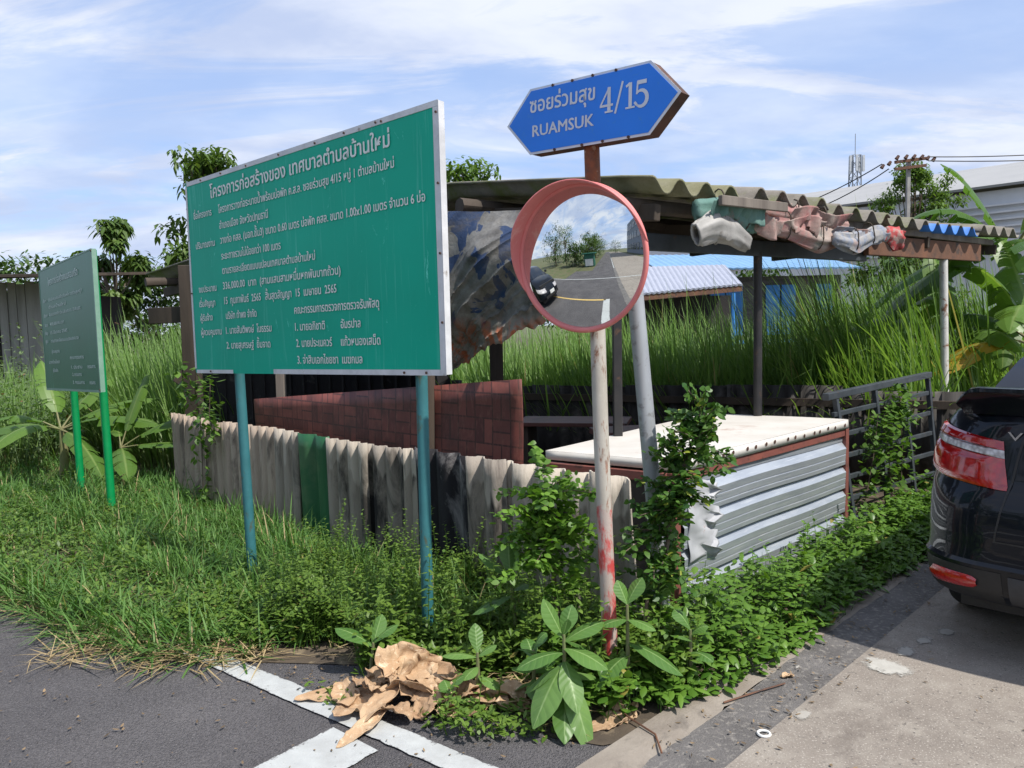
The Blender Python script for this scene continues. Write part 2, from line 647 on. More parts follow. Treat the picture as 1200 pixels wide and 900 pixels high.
def patch_mat(name, a, b, thin):
    g = G(name)
    g.out(g.mix(g.range(g.noise(16, 6, .7), .35, .7), a, b), .9, 0, .2)
    g.bump(g.noise(90, 5, .7), .4, .004)
    at = g.attr('edge')
    f = g.math('ADD', g.math('MULTIPLY', g.noise(22, 7, .7), 1.3), g.math('MULTIPLY', at, 1.05))
    tr = g.N.new('ShaderNodeBsdfTransparent'); ms = g.N.new('ShaderNodeMixShader')
    g.L.new(g.range(f, thin, thin + .22), ms.inputs[0]); g.L.new(tr.outputs[0], ms.inputs[1]); g.L.new(g.b.outputs[0], ms.inputs[2])
    g.L.new(ms.outputs[0], g.N['Material Output'].inputs['Surface'])
    return g.m


M_PATCH = patch_mat('white_mortar', (.46, .45, .41), (.37, .355, .32), .95)
M_PATCH2 = patch_mat('worn_mortar', (.38, .36, .325), (.31, .29, .255), 1.15)


def patch(c, rx, ry, m, rot):
    q = MB(); n = 24
    q.v = [(c[0], c[1], .0105)] + [(c[0] + 1.5 * (rx * math.cos(k / n * 6.2832) * math.cos(rot) - ry * math.sin(k / n * 6.2832) * math.sin(rot)), c[1] + 1.5 * (rx * math.cos(k / n * 6.2832) * math.sin(rot) + ry * math.sin(k / n * 6.2832) * math.cos(rot)), .0105) for k in range(n)]
    q.f = [(0, 1 + k, 1 + (k + 1) % n) for k in range(n)]; q.mi = [0] * n
    o = struct('mortar_patch', q, m)
    at = o.data.attributes.new('edge', 'FLOAT', 'POINT'); at.data.foreach_set('value', [1.] + [0.] * n)


patch((1.62, 3.27), .075, .10, M_PATCH, .6)
patch((1.78, 3.42), .085, .05, M_PATCH2, .75)
patch((1.92, 3.53), .07, .045, M_PATCH2, .75)
patch((2.08, 3.62), .06, .05, M_PATCH2, .75)
patch((1.10, 2.87), .05, .035, M_PATCH2, .7)
patch((1.235, 3.29), .035, .012, M_PATCH2, .9)

# soil under the verge
mb = MB()
soil = [(-60, 46.5), (-20, 16.6), (-9.2, 8.72), (-3.4, 4.62), (-2.1, 3.78), (-1.55, 3.52), (-.7, 3.42), (-.1, 3.05), (.12, 2.76), (.3, 2.70)] + [tuple(wpt(u_, -1.66)[:2]) for u_ in (2.2, 3.2, 5, 8, 15, 40)] + [(60, 90), (-60, 90)]
mb.add([(x, y, .005) for x, y in soil], [tuple(range(len(soil)))])
struct('verge_soil', mb, M_DIRT)
mb = MB()
sl = [(-70, -60), (-70, 40), (-9, -3.6)] + [tuple((U * u_ + NB * -5.2)[:2]) for u_ in (-9, -12, -60)]
mb.add([(x, y, .004) for x, y in [(-60, 41), (-7.4, 1.2), (-9.6, -1.4), (-42, -35), (-80, -30)]], [(0, 1, 2, 3, 4)])
struct('opposite_verge', mb, mat('grassy_soil', (.07, .10, .03), (.13, .11, .06), 1.5, .95, bump=.5, bscale=10))
# ------------------------------------------------------------------ shed with corrugated roof
EC = np.array([.78, 4.62, 0.])                       # eave corner
EB = np.array([4.55, 3.68, 0.]); EL = np.linalg.norm(EB); EB = EB / EL
EA = np.array([-.766, .643, 0.])
APROF = [(-.14, 2.335), (0., 2.36), (1.55, 2.525), (3.0, 2.47), (6.3, 2.165)]   # along EA: height


def roof_z(a):
    for (a0, h0), (a1, h1) in zip(APROF, APROF[1:]):
        if a <= a1:
            return h0 + (h1 - h0) * (a - a0) / (a1 - a0)
    return APROF[-1][1]


def shed_pt(b, a, z):
    return tuple(EC + EB * b + EA * a + np.array([0, 0, z]))


M_CEM = mat('weathered_cement_sheet', (.24, .22, .19), (.15, .135, .115), 5, .9, bump=.5, bscale=60, c3=(.12, .14, .045), s3=3.2, lo3=.50, hi3=.66)
M_MOSS = mat('mossy_cement_sheet', (.165, .16, .085), (.21, .20, .13), 7, .9, bump=.5, bscale=50, c3=(.09, .11, .03), s3=6)
M_BLUEP = mat('blue_roof_paint', (.04, .20, .62), (.03, .15, .50), 9, .6)
M_WOODD = mat('old_dark_wood', (.075, .055, .04), (.035, .027, .02), 4, .85, bump=.5, bscale=20, stretch=(1, 1, .15))
M_WOODB = mat('brown_plank', (.17, .075, .04), (.10, .05, .03), 5, .8, bump=.4, bscale=25, c3=(.05, .035, .03), s3=5)
M_WOODG = mat('grey_weathered_wood', (.22, .19, .16), (.12, .10, .085), 6, .9, bump=.5, bscale=30, stretch=(1, 1, .1))
M_BLACKM = mat('black_painted_steel', (.018, .018, .02), (.03, .028, .027), 8, .5, c3=(.09, .05, .03), s3=14, lo3=.60, hi3=.68)
M_GREYM = mat('dark_grey_steel', (.055, .065, .075), (.035, .042, .05), 8, .5, c3=(.10, .06, .04), s3=12, lo3=.62, hi3=.7)
M_WHITEPOLE = mat('white_rusty_pipe', (.62, .61, .57), (.48, .46, .42), 7, .55, c3=(.22, .10, .05), s3=9, lo3=.56, hi3=.64, bump=.2)

shed = thing('open_shed', 'open shed with sagging corrugated cement roof on thin poles behind the green board', 'shed', (.78, 4.62, 0))
NWAVE = 23; PIT = 5.9 / NWAVE


def wave(x):
    c = math.cos(2 * math.pi * x / PIT)
    return .045 * (1 - (1 - abs(c)) ** 1.2) * (1 if c > 0 else -1)


nsheet = 6
for k in range(nsheet):
    b0 = k * 5.9 / nsheet - .12 if k else 0.; b1 = (k + 1) * 5.9 / nsheet - .08
    jit = random.uniform(-.03, .05); dz = random.uniform(-.01, .012) + (k % 2) * .008
    mb = MB()
    nn = 40; dep_ = (6.3, 4.6, 3.2, 2.6, 2.4, 2.4)[k]
    rows = [(-.14 + jit), .12] + [x_ for x_ in (0.3, .9, 1.55, 2.2, 3.0, 4.6) if x_ < dep_ - .2] + [dep_ + jit]

    def fn(u, v, b0=b0, b1=b1, rows=rows, dz=dz):
        b = b0 + (b1 - b0) * u
        i = min(int(v * (len(rows) - 1) + .001), len(rows) - 2)
        a = rows[round(v * (len(rows) - 1))]
        return shed_pt(b, a, roof_z(max(a, -.14)) + wave(b) + dz + .015 * math.sin(b * 1.3))
    bb = lambda u, b0=b0, b1=b1: b0 + (b1 - b0) * u
    if k == 0:
        sel = lambda u, v: 1 if v < .25 else 0
    elif k in (3, 4):
        sel = lambda u, v: 2 if (3.55 < bb(u) < 4.75 and v < .17 and math.cos(2 * math.pi * bb(u) / PIT) < .45) else 0
    else:
        sel = 0
    mb.grid(fn, nn, len(rows) - 1, sel)
    o = mb.build('roof_sheet', [M_CEM, M_MOSS, M_BLUEP], shed, world=True, smooth=35, solid=.014)
    if k == 0: tag(o, 'mossy green corrugated roof sheet at the corner')
    if k == 3: tag(o, 'roof sheet with bright blue paint along its edge')

# purlins along EB (their ends stick out on the street side), rafters along EA
for a, z, r, e0, e1 in ((.12, -.10, .045, -.12, 5.75), (1.3, -.11, .05, -.15, 5.75), (2.25, -.11, .05, -.05, 5.6), (4.3, -.10, .045, -.1, 1.9), (5.9, -.09, .045, -.2, .95)):
    mb = MB(); mb.tube([shed_pt(e0, a, roof_z(a) + z - .02), shed_pt(e1 * .45, a, roof_z(a) + z + random.uniform(-.02, .02)), shed_pt(e1, a, roof_z(a) + z)], [r * 1.1, r, r * .95], 9, wob=.06)
    mb.build('purlin', M_WOODD, shed, world=True, smooth=True)
for b in (.14, 2.0, 3.9, 5.5):
    mb = MB(); mb.beam(shed_pt(b, -.02, 2.20), shed_pt(b, 1.5, 2.34), .07, .10); mb.beam(shed_pt(b, 1.49, 2.34), shed_pt(b, {.14: 6.2, 2.0: 3.1}.get(b, 2.35), 2.0 if b < 1 else 2.3), .07, .10)
    mb.build('rafter', M_WOODD, shed, world=True, bevel=.006)
# fascia beams under the eave
mb = MB(); mb.beam(shed_pt(-.55, .30, 2.06), shed_pt(2.95, .10, 2.06), .05, .11)
tag(mb.build('eave_beam', M_GREYM, shed, world=True, bevel=.005), 'dark grey steel beam under the eave')
mb = MB(); mb.beam(shed_pt(2.85, .04, 2.135), shed_pt(5.15, .02, 2.155), .05, .17)
tag(mb.build('eave_beam', M_WOODB, shed, world=True, bevel=.006), 'reddish brown wooden plank under the eave')
mb = MB(); mb.beam(shed_pt(2.3, -.01, 2.265), shed_pt(5.5, .03, 2.275), .05, .06)
mb.build('eave_batten', M_WOODG, shed, world=True, bevel=.006)


def post(pts, r, m, lab, seg=12, sq=False):
    mb = MB()
    if sq:
        mb.beam(pts[0], pts[1], r * 2, r * 2)
        o = mb.build('post', m, shed, world=True, bevel=.006)
    else:
        mb.tube(pts, r, seg); o = mb.build('post', m, shed, world=True, smooth=True)
    return tag(o, lab)


post([(1.83, 5.7, 0), (1.83, 5.7, 2.03)], .032, M_BLACKM, 'thin black steel post')
post([(4.21, 7.4, 0), (4.15, 7.4, 2.1)], .036, M_WHITEPOLE, 'white rusty pipe post')
post([(.665, 4.86, 0), (.672, 4.86, 2.1)], .028, M_BLACKM, 'dark square post at the corner', sq=True)
post([(-3.17, 7.6, 0), (-3.15, 7.6, 2.2)], .07, M_WOODD, 'brown timber post at the left end', sq=True)
post([(-2.12, 7.0, 0), (-2.10, 7.0, 2.3)], .038, M_WOODG, 'grey wooden post', sq=True)
post([(-.56, 5.2, 0), (-.60, 5.2, 2.35)], .06, M_WOODD, 'dark log post behind the green board', 10)
post([(-.14, 7.0, 0), (-.133, 7.0, 2.3)], .06, M_WOODD, 'dark wooden post at the back', sq=True)
post([(-3.0, 10.3, 0), (-3.0, 10.3, 2.1)], .06, M_WOODD, None, sq=True)
mb = MB(); mb.beam((-3.62, 7.75, 1.72), (-2.2, 7.3, 1.74), .05, .16); mb.build('side_board', M_WOODD, shed, world=True, bevel=.005)
mb = MB(); mb.beam((-3.3, 7.55, 1.05), (-3.02, 7.62, 1.4), .04, .09); mb.build('brace', M_WOODD, shed, world=True, bevel=.005)
# dark back wall of the shed on the left half
M_DARKW = mat('dark_boards', (.035, .033, .035), (.018, .017, .018), 5, .9, bump=.4, bscale=14, stretch=(1, 1, .1), c3=(.09, .085, .08), s3=6, lo3=.6, hi3=.7)
mb = MB()
for i in range(19):
    x0 = -3.55 + i * .15
    mb.beam((x0, 8.55 + x0 * -.06 + (i % 2) * .015, 0), (x0, 8.55 - x0 * .06, 1.55 + random.uniform(-.05, .05)), .02, .155, (0, 1, 0))
mb.beam((-3.7, 8.70, .74), (-.7, 8.70, .74), .02, 1.46)
mb.build('back_wall', M_DARKW, shed, world=True)

# ------------------------------------------------------------------ hanging things under the roof
def tarp_mat():
    g = G('printed_tarpaulin')
    z = g.xyz()
    n1 = g.noise(4.6, 3, .5, .9, g.coords((1.3, 1, .8)))
    grey = g.mix(g.range(g.noise(7, 6, .65), .35, .7), (.22, .215, .205), (.06, .057, .053))
    blue = g.mix(g.range(n1, .515, .53), grey, (.018, .04, .10))
    org = g.mix(g.range(g.noise(7, 5, .6, 1.2, g.coords((1.6, 1, .8), loc=(2, 0, 4))), .46, .54), (.22, .21, .19), (.36, .11, .05))
    org = g.mix(g.range(g.noise(5, 5, .7), .52, .62), org, (.13, .11, .08))
    low = g.range(z[2], -.24, -.34)
    col = g.mix(low, blue, org)
    dirt = g.range(g.noise(4, 7, .7, .5, g.coords(loc=(7, 7, 7))), .46, .66, 0, .75)
    col = g.mix(dirt, col, (.085, .073, .055))
    g.bump(g.noise(26, 6, .6, 1.2), .45, .012)
    return g.out(col, .7)


def tarp_pt(u, v):
    tl, tr, bl, br = (Vector(p) for p in ((-.72, 5.42, 2.33), (.36, 4.95, 2.28), (-.42, 5.30, 1.245), (.235, 5.0, 1.565)))
    top = tl.lerp(tr, u); bot = bl.lerp(br, u)
    p = top.lerp(bot, v)
    f = .02 * math.sin(u * 7 - v * 9)
    p += Vector((-.55, -.83, 0)) * (f + .14 * math.sin(v * 3.1))
    from mathutils import noise as mn
    # cloth folds that run down and converge on the lower left corner
    ang = math.atan2(1.15 - v, u + .35)
    k1 = mn.noise(Vector((ang * 5.5, v * .5, 1.7))); k2 = mn.noise(Vector((ang * 14, v * .9, 5.1))); k3 = mn.noise(Vector((u * 2.2, v * 2.6, 8.)))
    p += Vector((-.55, -.83, 0)) * (.11 * k1 + .035 * (1 - abs(k2)) ** 4 + .05 * k3)
    p.z += .05 * mn.noise(Vector((u * 7, 3, 1))) * v + .02 * mn.noise(Vector((u * 22, 3, 1))) * v
    return p


mb = MB(); mb.grid(tarp_pt, 120, 120)
o = thing('hanging_tarpaulin', 'torn printed tarpaulin sagging from the roof between green board and round mirror', 'tarpaulin', (-.05, 5.2, 1.85))
c = mb.build('sheet', tarp_mat(), o, world=True, smooth=True)


def roll(name, lab, cat, pts, r, m, hollow=False, wob=.012, seg=16):
    o = thing(name, lab, cat, pts[0])
    mb = MB()
    # resample path
    P = [Vector(p) for p in pts]
    Q, Rr = [], []
    n = 44
    for i in range(n + 1):
        t = i / n * (len(P) - 1); k = min(int(t), len(P) - 2); f_ = t - k
        f_ = f_ * f_ * (3 - 2 * f_) * .5 + f_ * .5
        Q.append(P[k].lerp(P[k + 1], f_)); rr = r if not isinstance(r, list) else r[k] + (r[k + 1] - r[k]) * f_
        Rr.append(rr)
    for _ in range(5):
        Q = [Q[0]] + [(Q[i - 1] + Q[i] * 2 + Q[i + 1]) / 4 for i in range(1, len(Q) - 1)] + [Q[-1]]
    from mathutils import noise as mn
    sd0 = random.uniform(0, 50); seg = 28; o_ = len(mb.v); m_ = len(Q)
    for i, c in enumerate(Q):
        d = (Q[min(i + 1, m_ - 1)] - Q[max(i - 1, 0)]).normalized(); a_ = d.cross(Vector((0, 0, 1))).normalized(); b_ = a_.cross(d)
        endr = 1 if hollow else min(1, .45 + .5 * min(i, m_ - 1 - i))
        for k in range(seg):
            t_ = 6.2832 * k / seg
            f_ = mn.noise(Vector((math.cos(t_) * 1.6 + sd0, math.sin(t_) * 1.6, i * .07))) * .30 + mn.noise(Vector((math.cos(t_) * 3.6 + sd0, math.sin(t_) * 3.6, i * .06 + 9))) * .34
            rr = Rr[i] * endr * (1 + f_ * (.35 if hollow and i < 3 else 1))
            mb.v.append(tuple(c + a_ * rr * math.cos(t_) * .62 + b_ * rr * math.sin(t_) * 1.12))
    for i in range(m_ - 1):
        for k in range(seg):
            mb.f.append((o_ + i * seg + k, o_ + i * seg + (k + 1) % seg, o_ + (i + 1) * seg + (k + 1) % seg, o_ + (i + 1) * seg + k)); mb.mi.append(0)
    if not hollow:
        mb.f.append(tuple(o_ + k for k in range(seg))); mb.mi.append(0); mb.f.append(tuple(o_ + (m_ - 1) * seg + k for k in range(seg))); mb.mi.append(0)
    b = mb.build('roll', m, o, world=True, smooth=85)
    if not hollow and len(pts) > 3:
        for f_ in (.3, .62):
            i = int(f_ * (m_ - 1)); d = (Q[i + 1] - Q[i - 1]).normalized(); a_ = d.cross(Vector((0, 0, 1))).normalized(); b_ = a_.cross(d); rp = MB()
            rp.tube([Q[i] + a_ * Rr[i] * .72 * math.cos(k * .5236) + b_ * (Rr[i] * 1.15 * math.sin(k * .5236) + (.04 if 0 < k < 6 else 0)) for k in range(13)], .005, 5)
            rp.build('tie_cord', M_WOODD, o, world=True)
    if hollow:
        md = b.modifiers.new('thickness', 'SOLIDIFY'); md.thickness = .012; md.offset = -1
    return o


M_TGREY = mat('grey_tarpaulin', (.36, .35, .33), (.25, .24, .225), 5, .6, c3=(.18, .16, .14), s3=7, bump=.4, bscale=14)
M_CLOTHP = mat('pink_teal_cloth', (.34, .15, .14), (.36, .29, .25), 3.0, .85, lo=.38, hi=.62, c3=(.20, .24, .21), s3=2.2, lo3=.54, hi3=.66, bump=.6, bscale=22)
M_CLOTHB = mat('floral_cloth', (.30, .29, .28), (.20, .23, .29), 14, .85, lo=.4, hi=.6, c3=(.34, .22, .19), s3=4, lo3=.54, hi3=.66, bump=.6, bscale=25)
M_CLOTHR = mat('red_cloth', (.42, .06, .06), (.30, .22, .19), 12, .85, lo=.48, hi=.58, bump=.6, bscale=25)
M_CLOTHT = mat('teal_cloth', (.09, .19, .16), (.13, .23, .20), 6, .85, c3=(.26, .12, .11), s3=4, lo3=.55, hi3=.68, bump=.5, bscale=20)


def ev(px_b, a, z):   # point near the eave
    return shed_pt(px_b, a, z)


roll('rolled_tarpaulin', 'grey tarpaulin roll with open end hanging below the eave', 'tarpaulin', [ev(.34, -.13, 2.07), ev(.52, -.15, 2.13), ev(.70, -.14, 2.11), ev(.90, -.12, 2.045)], [.062, .075, .07, .05], M_TGREY, True)
roll('rolled_cloth', 'long faded pink cloth bundle tied up under the eave', 'cloth bundle', [ev(.95, -.12, 2.18), ev(1.35, -.14, 2.16), ev(1.8, -.13, 2.11), ev(2.2, -.12, 2.165)], [.05, .07, .075, .055], M_CLOTHP)
roll('rolled_cloth', 'brownish cloth strip folded above the pink bundle', 'cloth bundle', [ev(1.1, -.10, 2.29), ev(1.5, -.12, 2.27), ev(1.9, -.11, 2.245), ev(2.25, -.10, 2.23)], [.04, .055, .05, .04], M_CLOTHP)
roll('rolled_cloth', 'floral grey cloth bundle hanging between pink bundle and red cloth', 'cloth bundle', [ev(1.85, -.20, 2.12), ev(2.15, -.20, 2.09), ev(2.45, -.18, 2.17), ev(2.7, -.16, 2.20)], [.045, .065, .06, .05], M_CLOTHB)
roll('rolled_cloth', 'crumpled red cloth end hanging from the eave', 'cloth bundle', [ev(2.70, -.17, 2.20), ev(2.85, -.19, 2.17), ev(2.98, -.17, 2.14)], [.05, .085, .05], M_CLOTHR)
roll('hanging_cloth', 'teal cloth folded over the eave above the grey tarpaulin roll', 'cloth bundle', [ev(.40, -.08, 2.22), ev(.62, -.12, 2.24), ev(.9, -.12, 2.20), ev(1.05, -.10, 2.17)], [.06, .08, .07, .05], M_CLOTHT)
o = thing('rusty_lath', 'short grey wooden lath tied across the cloth bundles', 'lath', ev(.45, -.2, 2.27))
mb = MB(); mb.beam(ev(.45, -.22, 2.275), ev(1.18, -.22, 2.285), .03, .06); mb.build('lath_wood', M_WOODG, o, world=True, bevel=.004)
o.name = 'wooden_lath'

def flap(host, m, b0, b1, z0, drop, seed):
    from mathutils import noise as mn
    q = MB()

    def fn(u, v):
        b = b0 + (b1 - b0) * u; d_ = drop * (.65 + .6 * mn.noise(Vector((u * 4, seed, 0))) + .12 * mn.noise(Vector((u * 19, seed, 3))))
        f_ = .030 * mn.noise(Vector((u * 9, seed + 7, v * .6))) + .014 * mn.noise(Vector((u * 23, seed + 2, v)))
        return shed_pt(b, -.20 + f_ * (1 + v) + .04 * v, z0 + .05 * mn.noise(Vector((u * 2, seed, 9))) - d_ * v)
    q.grid(fn, 60, 10)
    return q.build('loose_flap', m, host, world=True, smooth=85, solid=.003)


_rolls = [o for o in bpy.data.objects if o.name.startswith(('rolled_cloth', 'hanging_cloth')) and o.parent is None]
for k, (m, b0, b1, z0, dr) in enumerate(((M_CLOTHP, .98, 1.75, 2.23, .15), (M_CLOTHP, 1.35, 2.1, 2.30, .13), (M_CLOTHB, 1.9, 2.7, 2.22, .13), (M_CLOTHR, 2.66, 2.98, 2.22, .13), (M_CLOTHT, .42, 1.02, 2.27, .13))):
    flap(_rolls[k], m, b0, b1, z0, dr, k * 3.3)

# ------------------------------------------------------------------ woven-pattern board
def lino_mat():
    g = G('woven_print')
    c = g.coords((1, 1, 1))
    sep = g.N.new('ShaderNodeSeparateXYZ'); g.L.new(c, sep.inputs[0])

    def bricks(rot):
        b = g.N.new('ShaderNodeTexBrick')
        b.inputs['Color1'].default_value = (.26, .075, .055, 1); b.inputs['Color2'].default_value = (.11, .030, .026, 1)
        b.inputs['Mortar'].default_value = (.075, .026, .021, 1)
        b.inputs['Scale'].default_value = 1.0; b.inputs['Mortar Size'].default_value = .006
        b.inputs['Brick Width'].default_value = .16 if not rot else .08; b.inputs['Row Height'].default_value = .08 if not rot else .16
        b.offset = 0.0
        cm = g.N.new('ShaderNodeCombineXYZ'); g.L.new(sep.outputs[0], cm.inputs[0]); g.L.new(sep.outputs[2], cm.inputs[1])
        g.L.new(cm.outputs[0], b.inputs['Vector'])
        return b.outputs['Color']
    ck = g.N.new('ShaderNodeTexChecker'); ck.inputs['Scale'].default_value = 1 / .16
    g.L.new(g.coords((1, .0, 1), loc=(.0, 0.02, .0)), ck.inputs['Vector'])
    col = g.mix(ck.outputs['Fac'], bricks(False), bricks(True))
    col = g.mix(g.range(g.noise(45, 4, .7, 0, g.coords((1, 1, .3))), .50, .80, 0, .7), col, (.30, .12, .085))
    col = g.mix(g.range(g.noise(2.2, 6, .7), .45, .75), col, (.045, .026, .022))
    return g.out(col, .55)


o = thing('patterned_sheet', 'dark red woven pattern vinyl sheet propped up behind the fence', 'sheet', (-2.32, 6.9, 0), math.atan2(4.6 - 6.9, .05 + 2.32))
W_ = math.hypot(2.3, 2.37)
mb = MB()
mb.grid(lambda u, v: (W_ * u, .012 * math.sin(u * 9) + .01 * math.sin(v * 5 + u * 4), (.2 + (.935 + .285 * u - .2) * v)), 30, 8)
mb.build('vinyl_sheet', lino_mat(), o, smooth=True, solid=.008)

# ------------------------------------------------------------------ back fence
M_BF = mat('dark_corrugated_sheet', (.06, .055, .05), (.035, .032, .03), 5, .9, stretch=(1, 1, .2), c3=(.13, .12, .105), s3=4, lo3=.52, hi3=.68, bump=.4, bscale=30)
bf = thing('back_fence', 'low dark corrugated fence at the back of the open shed', 'fence', (3.9, 6.58, 0))
P0, P1 = np.array([3.95, 6.58, 0]), np.array([-2.6, 9.75, 0])
Ld = np.linalg.norm(P1 - P0); Dd = (P1 - P0) / Ld; Nd = np.array([-Dd[1], Dd[0], 0]); Nd = Nd if Nd[1] < 0 else -Nd
s_ = 0; k = 0
while s_ < Ld:
    w_ = random.uniform(.95, 1.15); tp = .90 + random.uniform(-.03, .03); tl = random.uniform(-.015, .015)
    mb = MB(); mb.grid(lambda u, v: tuple(P0 + Dd * (s_ + w_ * u) + Nd * (.022 * math.cos(2 * math.pi * u * w_ / .15) + .012 * (k % 2)) + np.array([0, 0, (tp + tl * u) * v])), 40, 1)
    mb.build('fence_panel', M_BF, bf, world=True, smooth=True, solid=.008)
    s_ += w_ - .06; k += 1
mb = MB(); mb.beam(P0 + Nd * .06 + np.array([0, 0, .76]), P1 + Nd * .06 + np.array([0, 0, .76]), .04, .07); mb.build('rail', M_WOODD, bf, world=True)

# ------------------------------------------------------------------ front fence of old corrugated cement sheets
FL = np.array([-3.14, 7.07, 0.]); FD = np.array([.59 + 3.14, 3.68 - 7.07, 0.]); FLEN = np.linalg.norm(FD); FD /= FLEN
FN = np.array([FD[1], -FD[0], 0.]); FN = FN if FN[1] < 0 else -FN


def fence_mat(name, a, b, dirt, zline=None, amount=.55, stain=None):
    g = G(name)
    st = g.coords((1, 1, .12))
    col = g.mix(g.range(g.noise(9, 6, .6, .2, st), .32, .68), a, b)
    col = g.mix(g.range(g.noise(26, 5, .65, 0, st), .52, .72), col, tuple(x * .55 for x in b))
    d = g.range(g.noise(3.4, 8, .7, .6, g.coords((1.3, 1.3, .55), loc=(4, 2, 0))), .62 - amount * .22, .74 - amount * .16)
    if zline:
        z = g.xyz()[2]
        zz = g.math('ADD', z, g.math('MULTIPLY', g.math('SUBTRACT', g.noise(7, 3, .5, 0, g.coords((1, 1, .2))), .5), .9))
        d = g.math('MULTIPLY', d, g.range(zz, zline + .02, zline - .02))
        col = g.mix(g.range(zz, zline - .015, zline + .015), g.mix(.45, col, (.17, .145, .115)), col)
    col = g.mix(d, col, dirt)
    g.bump(g.noise(60, 6, .7, 0, g.coords((1, 1, .35))), .5, .008)
    return g.out(col, .92, 0, .25)


F_TAN = fence_mat('tan_cement_sheet', (.47, .385, .305), (.34, .27, .215), (.11, .09, .075), None, .35)
F_GREY = fence_mat('grey_cement_sheet', (.47, .415, .35), (.35, .305, .255), (.065, .058, .05), .66, .5)
F_BLK = fence_mat('tarred_sheet', (.030, .029, .033), (.018, .017, .02), (.22, .21, .21), None, .42)
F_MIX = fence_mat('stained_cement_sheet', (.42, .37, .315), (.30, .26, .225), (.025, .023, .023), .67, .95)
F_GRN = mat('green_painted_sheet', (.012, .085, .030), (.02, .12, .05), 3, .5, stretch=(1, 1, .3), c3=(.05, .13, .06), s3=3, lo3=.5, hi3=.6, bump=.15, bscale=30)
F_PALE = fence_mat('pale_cement_sheet', (.54, .485, .41), (.43, .38, .32), (.15, .125, .10), .56, .55)
fence = thing('corrugated_fence', 'low fence of mismatched old corrugated sheets standing beneath the green board', 'fence', tuple(FL))
SHEETS = [  # s0, s1, top, tilt, pitch, amp, off, mat, label
    (0.00, .28, .81, .0, .105, .016, .0, F_TAN, None),
    (.26, .66, .80, .0, .10, .016, .02, F_TAN, None),
    (.63, 1.02, .785, -.01, .10, .018, .0, F_TAN, None),
    (1.0, 1.42, .80, .0, .11, .018, .02, F_TAN, None),
    (1.39, 1.80, .79, .01, .115, .018, .0, F_TAN, None),
    (1.76, 2.10, .80, -.01, .12, .018, .022, F_GREY, None),
    (2.06, 2.50, .79, .0, .23, .022, .0, F_GRN, 'green painted sheet'),
    (2.47, 2.95, .785, .0, .125, .02, .022, F_GREY, None),
    (2.92, 3.36, .775, .0, .14, .02, .0, F_MIX, 'grey sheet with black mould stains'),
    (3.33, 3.46, .785, .0, .13, .018, .022, F_GREY, None),
    (3.42, 3.97, .80, -.01, .20, .026, .0, F_BLK, 'tarred black sheet'),
    (3.93, 4.20, .80, .0, .19, .026, .022, F_MIX, None),
    (4.17, 4.52, .785, .0, .19, .03, .0, F_PALE, None),
    (4.48, 4.80, .785, .0, .19, .03, .022, F_PALE, None),
    (4.76, 5.10, .80, -.03, .24, .03, .0, F_PALE, 'pale sheet at the street corner'),
]
for s0, s1, tp, ti, pit, am, off, m, lab in SHEETS:
    lean = random.uniform(-.02, .02); ph = random.uniform(0, 6); rag = [random.uniform(-.012, .012) for _ in range(41)]
    last = s1 > 5.05

    def fn(u, v):
        s = s0 + (s1 - s0) * u
        if last: s += -.10 * max(0, (u - .5) * 2) * (v - .0) * (1 if v > .5 else v * 2)
        w = 1 - (1 - math.cos(2 * math.pi * s / pit + ph)) ** 2 / 2
        z = -.05 + (tp + .05 + ti * u + rag[round(u * 40)] * .12 - (.05 * max(0, .12 - u) / .12 if m is F_GRN else 0)) * v
        return tuple(FL + FD * s + FN * (off + am * w + lean * v) + np.array([0, 0, z]))
    mb = MB(); mb.grid(fn, 40, 8)
    tag(mb.build('fence_panel', m, fence, world=True, smooth=True, solid=.009), lab)

# ------------------------------------------------------------------ the two green notice boards
def text_geo(body, u0, u1, v, h=None, kx=None, shear=0.):
    """outline text as flat mesh: baseline at v from u0 to u1; returns verts(u,v), faces"""
    cu = bpy.data.curves.new('txt', 'FONT'); cu.body = body; cu.resolution_u = 2
    o = bpy.data.objects.new('txt', cu); COL.objects.link(o)
    tones, up = '่้๊๋์', 'ิีึืั'
    for m in (None, None): cu.materials.append(m)
    for i, ch in enumerate(body):
        if ch in tones and ((i and body[i - 1] in up) or (i + 1 < len(body) and body[i + 1] == 'ำ')):
            cu.body_format[i].material_index = 1
    bpy.context.view_layer.update()
    me = o.evaluated_get(bpy.context.evaluated_depsgraph_get()).to_mesh()
    V = np.array([v_.co[:] for v_ in me.vertices]); F = [tuple(p.vertices) for p in me.polygons]
    hi = {i for p in me.polygons if p.material_index == 1 for i in p.vertices}
    for i in hi: V[i, 1] += .2
    o.to_mesh_clear(); bpy.data.objects.remove(o); bpy.data.curves.remove(cu)
    x0, x1 = V[:, 0].min(), V[:, 0].max()
    sx = (u1 - u0) / (x1 - x0)
    sy = h if h else sx
    return [((x - x0) * sx + u0, y * sy + v) for x, y, _ in V], F


class Lettering:
    def __init__(s): s.mb = MB()

    def add(s, body, u0, u1, v, h=None, bold=.0, y=-.0035, zf=lambda u: 0.):
        P, F = text_geo(body, u0, u1, v, h)
        for k, (du, dv) in enumerate(((0, 0), (bold, 0), (bold * .5, bold * .5)) if bold else ((0, 0),)):
            s.mb.add([(a + du, y - k * .0003, b + dv + zf(a)) for a, b in P], F)


